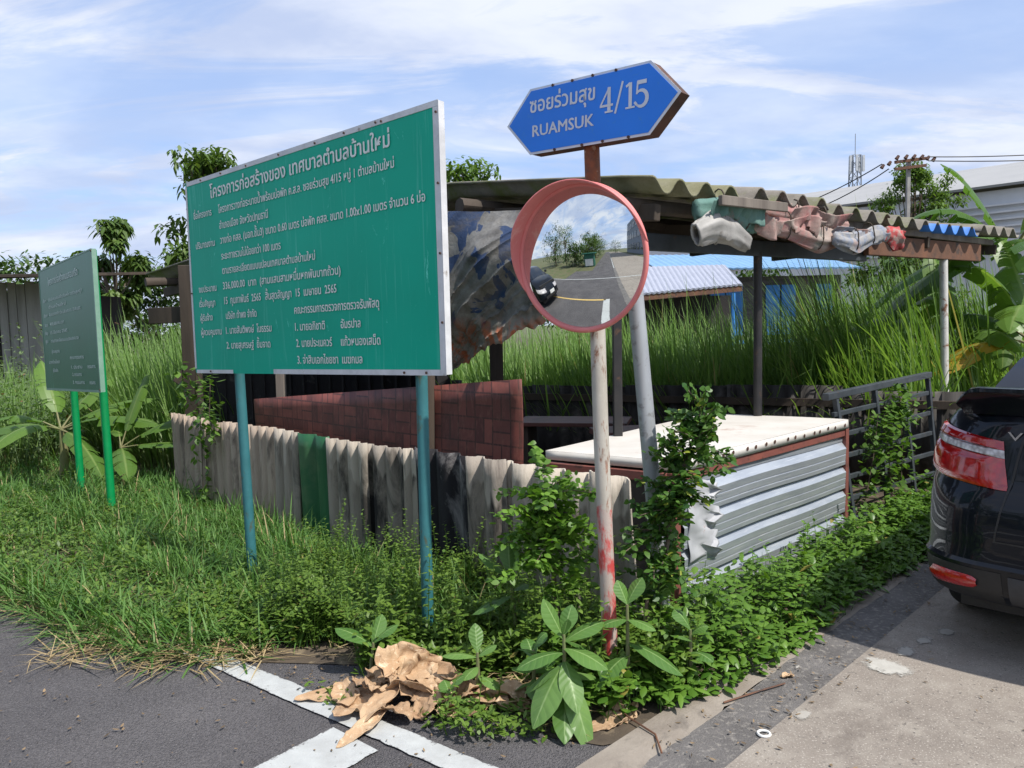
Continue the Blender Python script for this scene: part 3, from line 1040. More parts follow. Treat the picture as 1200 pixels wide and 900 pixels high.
def board_mat(name, base, base2, gloss, fade):
    g = G(name)
    col = g.mix(g.range(g.noise(1.6, 4, .5), .35, .7), base, base2)
    col = g.mix(g.range(g.noise(9, 7, .7, .6, g.coords((2.6, 1, .13))), .56, .74, 0, .8), col, fade)
    sc = g.range(g.noise(5, 9, .75, 1.5, g.coords((1.5, 1, .6), loc=(3, 1, 6))), .625, .68, 0, .6)
    col = g.mix(sc, col, tuple(min(1, x * 1.8 + .05) for x in fade))
    col = g.mix(g.range(g.noise(160, 3, .6, 0, g.coords((1, 1, 2))), .4, .7, 0, .25), col, tuple(x * .8 for x in base))
    return g.out(col, gloss, 0, .22)


M_WHITEL = mat('white_lettering', (.80, .83, .80), (.66, .72, .68), 30, .6)
M_ALU = mat('pale_aluminium_trim', (.66, .67, .68), (.52, .53, .54), 9, .5, c3=(.30, .27, .24), s3=20, lo3=.62, hi3=.7)
M_RUSTDOT = mat('rusty_rivet', (.06, .04, .035), (.12, .06, .04), 30, .8)


def board(name, lab, loc, rz, W, z0, z1, shear, mface, mframe, mback, posts, mpost, lines, trim, letter_mat, rivets, gap=None):
    t = thing(name, lab, 'notice board', loc, rz)
    zf = lambda u: shear * u
    fr = .032

    def slab(u0, u1, v0, v1, y0, y1, r=0.):
        q = MB()
        if r:
            pts = []
            for cx, cz, a0 in ((u1 - r, v1 - r, 0), (u0 + r, v1 - r, 90), (u0 + r, v0 + r, 180), (u1 - r, v0 + r, 270)):
                for k in range(5):
                    a = R(a0 + k * 22.5); pts.append((cx + r * math.cos(a), cz + r * math.sin(a)))
            q.prism(pts, y0, y1, lambda x, z, y: (x, y, z + zf(x)))
        else:
            q.prism([(u0, v0), (u1, v0), (u1, v1), (u0, v1)], y0, y1, lambda x, z, y: (x, y, z + zf(x)))
        return q
    slab(0, W, z0, z1, 0, .003, .018).build('panel', mface, t)
    q = MB()
    for u0, u1, v0, v1 in ((.012, W - .012, z1 - .06, z1 - .012), (.012, W - .012, z0 + .012, z0 + .06), (.012, .05, z0 + .06, z1 - .06), (W - .05, W - .012, z0 + .06, z1 - .06), (W * .5 - .02, W * .5 + .02, z0 + .06, z1 - .06)):
        q.prism([(u0, v0), (u1, v0), (u1, v1), (u0, v1)], .0035, .04, lambda x, z, y: (x, y, z + zf(x)))
    q.build('back_frame', mback, t)
    tr = MB()
    for (u0, u1, v0, v1) in trim:
        tr.prism([(u0, v0), (u1, v0), (u1, v1), (u0, v1)], -.003, -.0003, lambda x, z, y: (x, y, z + zf(x)))
    # side flange seen edge on
    tr.prism([(W - .001, z0 + .004), (W + .0025, z0 + .004), (W + .0025, z1 - .004), (W - .001, z1 - .004)], -.003, fr, lambda x, z, y: (x, y, z + zf(x)))
    tr.build('edge_trim', mframe, t)
    q = MB()
    for (u, v, r) in rivets:
        q.tube([(u, -.0085, v + zf(u)), (u, .0, v + zf(u))], r, 8)
    q.build('rivets', M_RUSTDOT, t)
    L_ = Lettering()
    for (body, u0, u1, v, h, bold) in lines:
        L_.add(body, u0, u1, v, h, bold, -.004, zf)
    L_.mb.build('lettering', letter_mat, t)
    for pu, r, ztop, du in posts:
        q = MB(); q.tube([(pu + du, .075, 0), (pu, .04 + r + .002, ztop)], r, 18)
        q.build('post', mpost, t, smooth=True)
    return t


M_FACE = board_mat('bright_green_enamel', (.0, .42, .275), (.0, .35, .228), .5, (.12, .56, .43))
M_FACE2 = board_mat('dark_green_enamel', (.016, .165, .088), (.012, .14, .072), .35, (.06, .26, .17))
M_TEAL = mat('teal_post_paint', (.035, .165, .185), (.028, .135, .15), 7, .55, c3=(.07, .09, .06), s3=16, lo3=.60, hi3=.68, bump=.15, stretch3=(1, 1, .4))
M_GPOST = mat('green_post_paint', (.0, .26, .075), (.0, .22, .06), 8, .4)
M_BKF = mat('rusty_frame_steel', (.10, .06, .045), (.17, .14, .13), 7, .7)
B = .0022
LINES = [
    ('โครงการก่อสร้างของ เทศบาลตำบลบ้านใหม่', .302, 1.95, 2.335, .100, .0045),
    ('ชื่อโครงการ', .09, .31, 2.237, .055, B),
    ('โครงการวางท่อระบายน้ำพร้อมบ่อพัก ค.ส.ล. ซอยร่วมสุข 4/15 หมู่ 1 ตำบลบ้านใหม่', .392, 1.977, 2.237, .060, B),
    ('อำเภอเมือง จังหวัดปทุมธานี', .395, .919, 2.145, .060, B),
    ('ปริมาณงาน', .099, .329, 2.055, .055, B),
    ('วางท่อ คสล. (มอก.ชั้น3) ขนาด 0.60 เมตร บ่อพัก คสล. ขนาด 1.00x1.00 เมตร จำนวน 6 บ่อ', .396, 2.177, 2.058, .060, B),
    ('ระยะทางรวมไม่น้อยกว่า 100 เมตร', .40, 1.028, 1.965, .060, B),
    ('ตามรายละเอียดแบบแปลนเทศบาลตำบลบ้านใหม่', .402, 1.338, 1.88, .058, B),
    ('งบประมาณ', .105, .32, 1.788, .055, B),
    ('336,000.00  บาท  (สามแสนสามหมื่นหกพันบาทถ้วน)', .40, 1.547, 1.79, .060, B),
    ('เริ่มสัญญา', .102, .296, 1.70, .055, B),
    ('15  กุมภาพันธ์  2565   สิ้นสุดสัญญา  15  เมษายน  2565', .406, 1.507, 1.702, .060, B),
    ('ผู้รับจ้าง', .107, .256, 1.613, .055, B),
    ('บริษัท ทำพง จำกัด', .416, .753, 1.614, .058, B),
    ('คณะกรรมการตรวจการตรวจรับพัสดุ', 1.131, 1.834, 1.612, .060, B),
    ('ผู้ควบคุมงาน', .106, .353, 1.525, .055, B),
    ('1. นายสันติพงษ์  โมธรรม', .407, .90, 1.526, .058, B),
    ('1. นายอภิชาติ', 1.131, 1.397, 1.522, .060, B), ('อัมรปาล', 1.532, 1.689, 1.522, .060, B),
    ('2. นายสุเศรษฐ์  ยิ้มจาด', .406, .881, 1.438, .058, B),
    ('2. นายประเนควร์', 1.135, 1.452, 1.435, .060, B), ('แก้วหนองเสม็ด', 1.528, 1.834, 1.435, .060, B),
    ('3. จ่าสิบเอกไชยชา', 1.139, 1.497, 1.346, .060, B), ('เมฆกมล', 1.532, 1.692, 1.346, .060, B),
]
Z0, Z1, W = 1.290, 2.473, 2.275
riv = [(u, Z1 - .012 - random.uniform(0, .004), .0055) for u in (.2, .44, .72, 1.05, 1.38, 1.62, 1.86, 1.9)] + [(W - .012, Z1 - .3 * k - .05, .0055) for k in range(4)] + [(u, Z0 + .012, .006) for u in (.2, 2.0, 2.15)] + [(.014, Z0 + .5, .005)]
TRIM = [(0.02, W, Z1 - .026, Z1), (W - .034, W, Z0, Z1 - .027), (0, .018, Z0 + .03, Z1 - .027), (.02, .46, Z0, Z0 + .022), (.90, W - .035, Z0, Z0 + .026)]
board('green_notice_board', 'large bright green project notice board with white lettering on teal posts', (-2.0, 4.86, 0), R(-41.1), W, Z0, Z1, .0185,
      M_FACE, M_ALU, M_BKF, [(.372, .030, 2.3, .06), (2.045, .028, 2.3, -.03)], M_TEAL, LINES, TRIM, M_WHITEL, riv)
W2, Y0, Y1 = 1.85, 1.012, 2.18
sm = .042
L2 = [('โครงการก่อสร้างถนนคอนกรีต', .36, 1.40, 1.99 + .02, .085, .003)] + [(a, u0, u1, v, sm, .0015) for a, u0, u1, v in (
    ('ชื่อโครงการ', .12, .26, 1.86), ('ปรับปรุงถนนคอนกรีตเสริมเหล็ก ซอยร่วมสุข หมู่ 1', .33, 1.50, 1.86), ('ตำบลบ้านใหม่', .33, .95, 1.79),
    ('ปริมาณงาน', .12, .26, 1.72), ('ผิวจราจรคอนกรีต กว้าง 5.00 เมตร ยาว 120.00 เมตร', .33, 1.42, 1.72),
    ('งบประมาณ', .12, .26, 1.63), ('498,000.00 บาท', .33, .85, 1.63), ('เริ่มสัญญา', .12, .24, 1.55), ('15 มีนาคม 2565', .33, .95, 1.55),
    ('ผู้รับจ้าง', .12, .22, 1.47), ('ตามรายละเอียดแบบแปลนเทศบาล', .33, 1.30, 1.47), ('ผู้ควบคุมงาน', .33, .62, 1.37), ('นายช่างโยธา', .2, .6, 1.27), ('ผู้ช่วยช่าง', .33, .52, 1.19),
    ('คณะกรรมการ', .98, 1.42, 1.30), ('1. ประธาน', 1.0, 1.35, 1.215), ('กรรมการ', 1.52, 1.75, 1.215), ('2. กรรมการ', 1.02, 1.32, 1.15), ('กรรมการ', 1.55, 1.72, 1.08), ('3. กรรมการ', 1.02, 1.40, 1.08))]
L2 = [(a, u0, u1, v - .0 - (.0), h, b) for a, u0, u1, v, h, b in L2]
board('green_notice_board', 'smaller dark glossy green notice board in the grass at far left', (-4.614, 7.6, 0), R(-47.0), W2, Y0, Y1, .034,
      M_FACE2, mat('pale_green_trim', (.22, .36, .28), (.16, .30, .22), 9, .5), M_GPOST, [(.66, .033, 2.0, .06), (1.60, .033, 2.0, .06)], M_GPOST, L2,
      [(0, W2, Y0, Y0 + .02), (W2 - .02, W2, Y0 + .021, Y1 - .01), (0, .012, Y0 + .021, Y1 - .01), (.02, W2 - .021, Y1 - .012, Y1)], mat('faded_lettering', (.74, .84, .78), (.55, .68, .60), 30, .6), [(W2 - .01, Y1 - .02, .01), (W2 - .01, Y0 + .02, .009)])

# ------------------------------------------------------------------ street name sign on its pole
def pole_mat():
    g = G('rusty_sign_pole')
    z = g.xyz()[2]
    white = g.mix(g.range(g.noise(8, 6, .65, 0, g.coords((1, 1, .35))), .35, .7), (.47, .445, .39), (.33, .30, .25))
    rust = g.mix(g.range(g.noise(22, 6, .65), .35, .65), (.26, .075, .02), (.12, .045, .02))
    col = g.mix(g.range(g.noise(9, 7, .7, .4, g.coords((1, 1, .3), loc=(1, 5, 2))), .535, .60), white, rust)
    col = g.mix(g.range(z, 2.02, 2.08), col, g.mix(g.range(g.noise(30, 5, .7, 0, g.coords(loc=(6, 6, 6))), .60, .66), rust, (.34, .24, .17)))
    red = g.mix(g.range(g.noise(16, 6, .7, .3, g.coords((1, 1, .3))), .44, .54), (.44, .05, .045), (.40, .33, .29))
    zz = g.math('ADD', z, g.math('MULTIPLY', g.math('SUBTRACT', g.noise(14, 4, .6), .5), .25))
    col = g.mix(g.range(zz, .80, .78), col, red)
    g.bump(g.noise(70, 5, .65), .35, .004)
    return g.out(col, .65)


sign = thing('street_name_sign', 'blue pointed street sign with white lettering on top of a rusty pole', 'street sign', (.388, 3.11, 0), R(-41.1))
inv = sign.matrix_basis.inverted()
mb = MB(); mb.tube([(.388, 3.11, 0), (.365, 3.17, 1.1), (.349, 3.20, 2.27)], .032, 20)
mb.build('pole', pole_mat(), sign, world=True, smooth=True)
# sign plate frame: local coords u along, origin at Ob
OB = Vector((.35 - .657 * .052, 3.2 - .754 * .052, 0))
MS = inv @ (Matrix.Translation(OB) @ Matrix.Rotation(R(-41.1), 4, 'Z') @ Matrix.Translation((.013, 0, 2.395)) @ Matrix.Rotation(R(1.85), 4, 'Y'))


def hexa(hx, tip, hz): return [(-hx, -hz), (hx, -hz), (tip, 0), (hx, hz), (-hx, hz), (-tip, 0)]


def sput(name, poly, y0, y1, m, **k):
    q = MB(); q.prism(poly, y0, y1, lambda x, z, y: tuple(MS @ Vector((x, y, z))))
    return q.build(name, m, sign, **k)


M_SBLUE = mat('sign_blue', (.002, .20, .82), (.002, .18, .74), 3, .35, c3=(.02, .21, .70), s3=30, lo3=.6, hi3=.7)
M_SWHITE = mat('reflective_white', (.66, .70, .76), (.58, .62, .68), 12, .45)
sput('white_border', hexa(.293, .423, .136), -.001, .001, M_SWHITE)
sput('blue_panel', hexa(.287, .408, .126), -.003, -.0012, M_SBLUE)
M_RUSTB = mat('brown_rusty_steel', (.10, .045, .03), (.05, .028, .022), 12, .8, c3=(.20, .085, .04), s3=18, lo3=.58, hi3=.66)
q = MB()
hx = hexa(.290, .418, .134); hi_ = hexa(.272, .392, .110)
for i in range(6):
    a, b, c, d_ = hx[i], hx[(i + 1) % 6], hi_[(i + 1) % 6], hi_[i]
    q.prism([a, b, c, d_], .0015, .072, lambda x, z, y: tuple(MS @ Vector((x, y, z))))
q.prism([(-.26, .01), (.26, .01), (.26, .03), (-.26, .03)], .002, .02, lambda x, z, y: tuple(MS @ Vector((x, y, z))))
q.build('steel_frame', M_RUSTB, sign)
q = MB()
for u, v in [(-.17, .130), (-.07, .130), (.03, .131), (.14, .130), (-.16, -.131), (-.02, -.131), (.08, -.130), (.2, -.131), (-.165, -.06), (.08, .03)][:8]:
    q.tube([tuple(MS @ Vector((u, -.006, v))), tuple(MS @ Vector((u, .0, v)))], .006, 8)
q.build('rivets', M_RUSTDOT, sign)
q = MB()


def slet(P, F, y=-.0045): q.add([tuple(MS @ Vector((a, y, b))) for a, b in P], F)


for k, dx_ in enumerate((0, .0036, .0018)):
    P, F = text_geo('ซอยร่วมสุข', -.292 + .0 + dx_, .040 + dx_, .036 + (k == 2) * .0018, .085); slet(P, F, -.0045 - k * .0003)
    P, F = text_geo('RUAMSUK', -.278 + dx_, .036 + dx_, -.064 + (k == 2) * .0018, .066); slet(P, F, -.0045 - k * .0003)


def stroke(pts, w, y=-.0046):
    """flat ribbon with a width per point"""
    n = len(pts); V = []
    for i in range(n):
        a = Vector(pts[max(i - 1, 0)]); b = Vector(pts[min(i + 1, n - 1)]); d = (b - a).normalized(); p = Vector((-d.y, d.x))
        ww = w[i] if isinstance(w, list) else w
        V += [Vector(pts[i]) + p * ww / 2, Vector(pts[i]) - p * ww / 2]
    slet([tuple(v) for v in V], [(2 * i, 2 * i + 1, 2 * i + 3, 2 * i + 2) for i in range(n - 1)], y)


def dg(fn, ox, sc=.095): return [(ox + x * sc, -.024 + y * sc) for x, y in fn]


o4 = .070
stroke(dg([(.42, 0), (.42, 1)], o4), .0150, -.0046)
stroke(dg([(.44, 1.0), (.0, .30)], o4), .0075, -.0049)
stroke(dg([(-.03, .28), (.62, .28)], o4), .0090, -.0052)
stroke(dg([(.22, .02), (.62, .02)], o4), .0070, -.0055)
stroke(dg([(.72, -.10), (1.08, 1.12)], o4), .0090, -.0046)
stroke(dg([(1.44, 0), (1.44, 1)], o4), .0150, -.0046)
stroke(dg([(1.22, .02), (1.66, .02)], o4), .0070, -.0049)
stroke(dg([(1.44, .97), (1.24, .86)], o4), .0090, -.0052)
bowl = [(1.84 + .28 * math.cos(R(a)) + .10, .30 + .31 * math.sin(R(a))) for a in range(140, -155, -15)]
stroke(dg(bowl, o4), [.006 + .010 * math.sin(math.pi * i / (len(bowl) - 1)) for i in range(len(bowl))], -.0046)
stroke(dg([(1.75, .48), (1.79, .98)], o4), .0075, -.0049)
stroke(dg([(1.77, .93), (2.20, .93)], o4), .0150, -.0052)
stroke(dg([(1.66, .10), (1.74, .17)], o4), .0150, -.0055)
q.build('lettering', M_SWHITE, sign)

# ------------------------------------------------------------------ convex traffic mirror
MIRZ = 1.808
mir = thing('traffic_mirror', 'round convex traffic mirror with faded red hood clamped to the rusty pole', 'mirror', (.29, 3.12, 0), R(-36.0))
MM = Matrix.Translation((0, 0, MIRZ)) @ Matrix.Rotation(R(4.5), 4, 'X')
mg = G('mirror_glass'); M_MIR = mg.out(mg.mix(mg.range(mg.noise(30, 6, .7), .55, .75), (.80, .83, .82), (.66, .67, .65)), mg.range(mg.noise(9, 6, .7, 0, mg.coords((1, 1, .4))), .5, .8, .008, .07), 1.0)
RR, RC = .280, .88
mb = MB()
mb.grid(lambda u, v: tuple(MM @ Vector((RR * u * math.cos(2 * math.pi * v), -(math.sqrt(RC ** 2 - (RR * u) ** 2) - math.sqrt(RC ** 2 - RR ** 2)) - .004, RR * u * math.sin(2 * math.pi * v)))), 24, 72)
mb.build('mirror_face', M_MIR, mir, smooth=80, weld=True)
M_HOOD = mat('faded_red_plastic', (.70, .215, .20), (.62, .17, .165), 5, .5, c3=(.72, .34, .30), s3=9, lo3=.6, hi3=.72)
mb = MB()
mb.grid(lambda u, v: tuple(MM @ Vector(((RR + .010 + .011 * math.cos(2 * math.pi * v)) * math.cos(2 * math.pi * u), -.004 + .011 * math.sin(2 * math.pi * v), (RR + .010 + .011 * math.cos(2 * math.pi * v)) * math.sin(2 * math.pi * u)))), 96, 10)
mb.build('rim', M_HOOD, mir, smooth=80, weld=True)
mb = MB()


def hood(u, v):
    a = R(8 + (205 - 8) * u)
    t = math.sin(math.pi * min(1, max(0, u)))
    dep = .078 * min(1, (t * 1.35) ** .8)
    r = RR + .012 + .010 * v
    return tuple(MM @ Vector((r * math.cos(a), -.004 - dep * v, r * math.sin(a))))


mb.grid(hood, 72, 8)
mb.build('hood', M_HOOD, mir, smooth=60, solid=.006)
mb = MB()
mb.grid(lambda u, v: tuple(MM @ Vector(((RR + .012) * u * math.cos(2 * math.pi * v), .012 + .10 * (1 - u * u) * .5, (RR + .012) * u * math.sin(2 * math.pi * v)))), 8, 48)
mb.build('back_shell', mat('orange_back_shell', (.45, .12, .08), None, 5, .5), mir, smooth=60, weld=True)
mb = MB(); mb.box((.02, .085, MIRZ), (.10, .05, .05)); mb.box((.03, .06, MIRZ + .0), (.05, .05, .16))
mb.build('bracket', M_GREYM, mir, bevel=.004)

t = thing('leaning_pipe', 'plain grey galvanised pipe leaning behind the traffic mirror', 'pipe', (.675, 3.42, 0))
mb = MB(); mb.tube([(.675, 3.42, 0), (.645, 3.45, .6), (.57, 3.5, 1.65), (.545, 3.51, 1.98)], .0375, 20)
mb.build('pipe', mat('galvanised_pipe', (.42, .44, .46), (.33, .35, .37), 12, .5, .35, stretch=(1, 1, .2), c3=(.26, .26, .26), s3=20), t, world=True, smooth=True)

# ------------------------------------------------------------------ low metal box
NL, NR, BR_, BL_ = (np.array(p) for p in ((.816, 3.93), (2.345, 5.385), (1.50, 5.95), (.17, 4.37)))
box = thing('metal_storage_box', 'low storage box of grey corrugated metal with white painted lid beside the soi', 'storage box', (.816, 3.93, 0))
HB = .80


def bl(u, w, z, out=0.):   # u along front, w depth, outward offset on the front
    p = NL * (1 - u) * (1 - w) + NR * u * (1 - w) + BL_ * (1 - u) * w + BR_ * u * w
    nrm = np.array([NR[1] - NL[1], -(NR[0] - NL[0])]); nrm = nrm / np.linalg.norm(nrm)
    p = p + nrm * out
    return (p[0], p[1], z)


M_LID = mat('white_painted_lid', (.62, .60, .56), (.54, .51, .46), 3, .6, c3=(.33, .17, .11), s3=2.6, lo3=.60, hi3=.72, bump=.1, bscale=30)
M_RED = mat('red_oxide_steel', (.24, .075, .055), (.17, .06, .05), 9, .65, c3=(.10, .045, .035), s3=15, lo3=.55, hi3=.65)
M_ZINC = mat('zinc_sheet', (.50, .54, .58), (.40, .44, .49), 4, .40, .55, stretch=(1, 1, 5), c3=(.62, .64, .66), s3=30, stretch3=(.15, .15, 4), lo3=.55, hi3=.7)
mb = MB()
mb.grid(lambda u, v: tuple(np.array(bl(u, v, HB + .025 + .006 * math.sin(u * 9) * math.sin(v * 6), .02)) + np.array([.0, 0, 0])), 12, 8)
lid = mb.build('lid', M_LID, box, world=True, smooth=True)
mb = MB()
mb.grid(lambda u, v: bl(u, 0, HB + .024 - .062 * v, .022 + .004 * v), 30, 1)
mb.grid(lambda u, v: bl(0, u, HB + .024 - .05 * v, .02), 10, 1)
mb.grid(lambda u, v: bl(1, u, HB + .024 - .05 * v, .02), 10, 1)
mb.build('lid_lip', M_LID, lid, world=True, smooth=True, solid=.003)
mb = MB()
for k in range(17):
    u = .045 + .92 * (k + random.uniform(-.22, .22)) / 16
    c_ = np.array(bl(u, 0, HB - .006 + random.uniform(-.006, .006), .0295)); r_ = .0125
    d_ = np.array([*(NR - NL), 0]); d_ /= np.linalg.norm(d_)
    mb.add([tuple(c_ + d_ * r_ * math.cos(2 * math.pi * i / 12) + np.array([0, 0, r_ * math.sin(2 * math.pi * i / 12)])) for i in range(12)], [tuple(range(12))])
mb.build('rusty_holes', mat('rust_hole', (.10, .035, .02), (.03, .015, .012), 40, .9), lid, world=True)
# frame
for u in (.0, .985):
    mb = MB(); a = np.array(bl(u + .007, 0, 0, -.005)); mb.beam(a, a + np.array([0, 0, HB - .04]), .065, .05, (NR - NL)[0] and tuple(np.array([*(NR - NL), 0])))
    mb.build('frame_post', M_RED, box, world=True, bevel=.003)
mb = MB(); mb.beam(bl(.0, 0, HB - .065, -.004), bl(1, 0, HB - .065, -.004), .045, .05); mb.build('frame_rail', M_RED, box, world=True, bevel=.003)
mb = MB(); mb.beam(bl(0, 0.03, HB - .065, 0), bl(0, 1, HB - .065, 0), .045, .05); mb.build('frame_rail', M_RED, box, world=True, bevel=.003)
# corrugated front: horizontal trapezoid ribs
prof = [(HB - .09, .006), (HB - .125, .006), (HB - .128, 0.)]
z_ = HB - .128
while z_ > .02:
    prof += [(z_ - .044, .034), (z_ - .082, .031), (z_ - .084, .028), (z_ - .09, .031), (z_ - .126, .029), (z_ - .128, .026), (z_ - .134, .029), (z_ - .158, .028), (z_ - .163, .0), (z_ - .168, .0)]
    z_ -= .168
prof = [(max(z, -.02), o_) for z, o_ in prof]
mb = MB()
NP = len(prof) - 1
mb.grid(lambda u, v: bl(.03 + .95 * u, 0, prof[round(v * NP)][0] + .004 * math.sin(u * 5), prof[round(v * NP)][1] + .004 * math.sin(u * 11)), 12, NP)
tag(mb.build('front_panel', M_ZINC, box, world=True, smooth=25), 'ribbed zinc sheet')
mb = MB(); mb.grid(lambda u, v: bl(0.01, u, .74 * v, 0), 2, 1); mb.grid(lambda u, v: bl(u, .99, .74 * v, 0), 2, 1); mb.grid(lambda u, v: bl(.99, u, .74 * v, 0), 2, 1)
mb.build('side_panel', M_BF, box, world=True)
# torn white end of the sheet
M_TORN = mat('torn_white_sheet', (.44, .45, .47), (.34, .35, .37), 8, .55, c3=(.30, .16, .11), s3=12, lo3=.64, hi3=.7)
mb = MB()


def torn(u, v):
    e = .012 * math.sin(v * 23) + .010 * math.sin(v * 57 + 1)
    uu = .045 + (.115 + e) * u
    fold = .040 + .014 * abs(math.sin(v * 7.5)) * u + .008 * math.sin(u * 6 + v * 14) + .025 * (u > .93) * math.sin(v * 9) ** 2
    return bl(uu, 0, .26 + .42 * v + .02 * math.sin(u * 4), fold)


mb.grid(torn, 16, 28)
tag(mb.build('torn_sheet', M_TORN, box, world=True, smooth=True, solid=.002), 'crumpled torn white sheet end')

# benches inside the shed
M_BENCH = mat('red_brown_board', (.16, .06, .045), (.09, .04, .032), 5, .6, c3=(.05, .03, .025), s3=5)
for lab, c, s, r in (('reddish board bench top deeper inside the shed', (.55, 6.9, .66), (1.0, .5, .035), -14), ('reddish brown bench board behind the white lid', (1.15, 6.2, .66), (1.0, .38, .05), 8)):
    t = thing('bench', lab, 'bench', (c[0], c[1], 0), R(r))
    mb = MB(); mb.box((0, 0, c[2]), s); mb.build('bench_top', M_BENCH, t, bevel=.006)
    for sx in (-1, 1):
        mb = MB(); mb.box((sx * s[0] * .42, 0, (c[2] - s[2] / 2 - .001) / 2), (.07, s[1] * .8, c[2] - s[2] / 2 - .001)); mb.build('leg', M_WOODD, t)

# ------------------------------------------------------------------ gate panel
gate = thing('metal_gate', 'dark grey metal lattice gate leaning on the fence beyond the storage box', 'gate', (2.4, 5.5, 0))
g00, g10, g11, g01 = (np.array(p) for p in ((2.40, 5.46, .07), (3.63, 6.5, .02), (3.56, 6.56, 1.03), (2.27, 5.5, .975)))
gp = lambda u, v: g00 * (1 - u) * (1 - v) + g10 * u * (1 - v) + g01 * (1 - u) * v + g11 * u * v
mb = MB(); mb.beam(gp(-.02, 1), gp(1.02, 1), .05, .05); tag(mb.build('top_rail', M_GREYM, gate, world=True, bevel=.004))
for v in (.0, .17, .34, .51, .68, .85):
    mb = MB(); mb.beam(gp(.02, v), gp(.985, v), .024, .034); mb.build('rail', M_GREYM, gate, world=True, bevel=.003)
for u in (.06, .42, .72, 1.):
    mb = MB(); mb.beam(gp(u, -.03), gp(u, .97), .036, .036, (1, .8, 0)); mb.build('upright', M_GREYM, gate, world=True, bevel=.003)
# ------------------------------------------------------------------ far buildings
M_BLUEROOF = mat('light_blue_roof', (.17, .33, .52), (.14, .28, .46), 3, .5)
M_LILAC = mat('pale_metal_roof', (.34, .36, .43), (.28, .30, .36), 3, .5, stretch=(6, 1, 1))
M_SHUT = mat('blue_shutter', (.035, .22, .55), (.03, .17, .45), 3, .6)
M_SLAT = mat('grey_slats', (.13, .12, .11), (.07, .065, .06), 9, .85, stretch=(.3, 1, 3))
M_INSHADE = mat('painted_interior_shade', (.02, .02, .022), (.035, .032, .03), 2, .9)  # near-black colour stands for the shade inside porch and old shed
h = thing('house', 'low house with light blue roof and blue shutters seen beyond the tall grass', 'house', (5.5, 20, 0))
mb = MB(); mb.prism([(2.6, 19.6), (8.4, 19.6), (8.4, 25), (2.6, 25)], 0, 2.6); mb.build('wall', M_SLAT, h, world=True)
mb = MB(); mb.prism([(2.4, 18.0), (5.2, 18.0), (5.2, 19.55), (2.4, 19.55)], 0, 2.1); mb.build('porch_shade_block', M_INSHADE, h, world=True)  # solid dark block painted as the shade under the porch roof


def roofsheet(a, b, c, d_, n=30, amp=.010, ribs=26):
    q = MB(); a, b, c, d_ = (np.array(p, float) for p in (a, b, c, d_))
    q.grid(lambda u, v: tuple((a * (1 - u) + b * u) * (1 - v) + (d_ * (1 - u) + c * u) * v + np.array([0, 0, amp * math.sin(u * ribs * 6.283)])), n * 4, 1)
    return q


roofsheet((3.6, 18.9, 2.80), (8.6, 18.9, 2.72), (8.6, 22.3, 3.36), (3.6, 22.3, 3.42)).build('roof', M_BLUEROOF, h, world=True, solid=.04)
roofsheet((2.0, 15.9, 2.05), (5.0, 16.6, 2.28), (5.3, 19.0, 2.86), (2.2, 19.0, 2.86)).build('porch_roof', M_LILAC, h, world=True, solid=.04)
mb = MB(); mb.beam((2.0, 15.95, 1.98), (5.0, 16.65, 2.20), .05, .12); mb.build('fascia', M_WOODB, h, world=True)
for x, w in ((4.25, .28), (5.25, .38), (5.68, .42), (6.65, .35), (7.05, .35), (7.95, .4)):
    mb = MB(); mb.box((x, 19.55, 1.75), (w, .06, 1.25)); mb.build('shutter', M_SHUT, h, world=True)
for x in (2.3, 4.8):
    mb = MB(); mb.tube([(x, 16.6, 0), (x, 16.6, 2.1)], .05, 8); mb.build('post', M_SHUT, h, world=True)
mb = MB(); mb.box((5.6, 19.5, .95), (5.0, .05, .10)); mb.build('blue_sill', M_SHUT, h, world=True)

M_WARE = mat('warehouse_roof', (.33, .33, .32), (.28, .28, .275), .15, .7, stretch=(1, 1, 1))
M_WAREW = mat('warehouse_wall', (.66, .67, .68), (.58, .59, .61), .3, .7)
w_ = thing('warehouse', 'huge warehouse with pale grey roof far behind the shed', 'warehouse', (33, 56, 0))
rd = np.array([12.6, -13.4, 0]); rd = rd / np.linalg.norm(rd); rn = np.array([-.729, -.685, 0])
r0 = np.array([24.0, 76.2, 12.9]) - rd * 6; r1 = np.array([38.8, 60, 12.9]) + rd * 45
dn = rn * 17 + np.array([0, 0, -3.9])
roofsheet(r0 + dn, r1 + dn, r1, r0, 60, .05, 120).build('roof', M_WARE, w_, world=True, solid=.15)
dn2 = -rn * 17 + np.array([0, 0, -3.9]); roofsheet(r0 + dn2, r1 + dn2, r1, r0, 20, .02, 40).build('roof', M_WARE, w_, world=True, solid=.15)
mb = MB(); e0, e1 = r0 + dn - rn * .5, r1 + dn - rn * .5
mb.add([(e0[0], e0[1], 0), (e1[0], e1[1], 0), tuple(e1 - np.array([0, 0, .2])), tuple(e0 - np.array([0, 0, .2]))], [(0, 1, 2, 3)])
g0 = r0 + rd * .4; b0 = r0 + dn2 + rn * .5
mb.add([(e0[0], e0[1], 0), tuple(e0 - np.array([0, 0, .2])), tuple(g0 - np.array([0, 0, .3])), tuple(b0 - np.array([0, 0, .2])), (b0[0], b0[1], 0)], [(0, 1, 2, 3, 4)])
mb.build('wall', M_WAREW, w_, world=True)
mb = MB()
for i in range(7):
    z = 7.9 - i * .42
    mb.beam(tuple(np.array([*(e0 + rn * .2 + rd * 12)[:2], z])), tuple(np.array([*(e1 + rn * .2)[:2], z])), .16, .10)
mb.build('louvre', mat('pale_louvre', (.72, .72, .72), (.64, .64, .65), 1, .6), w_, world=True)

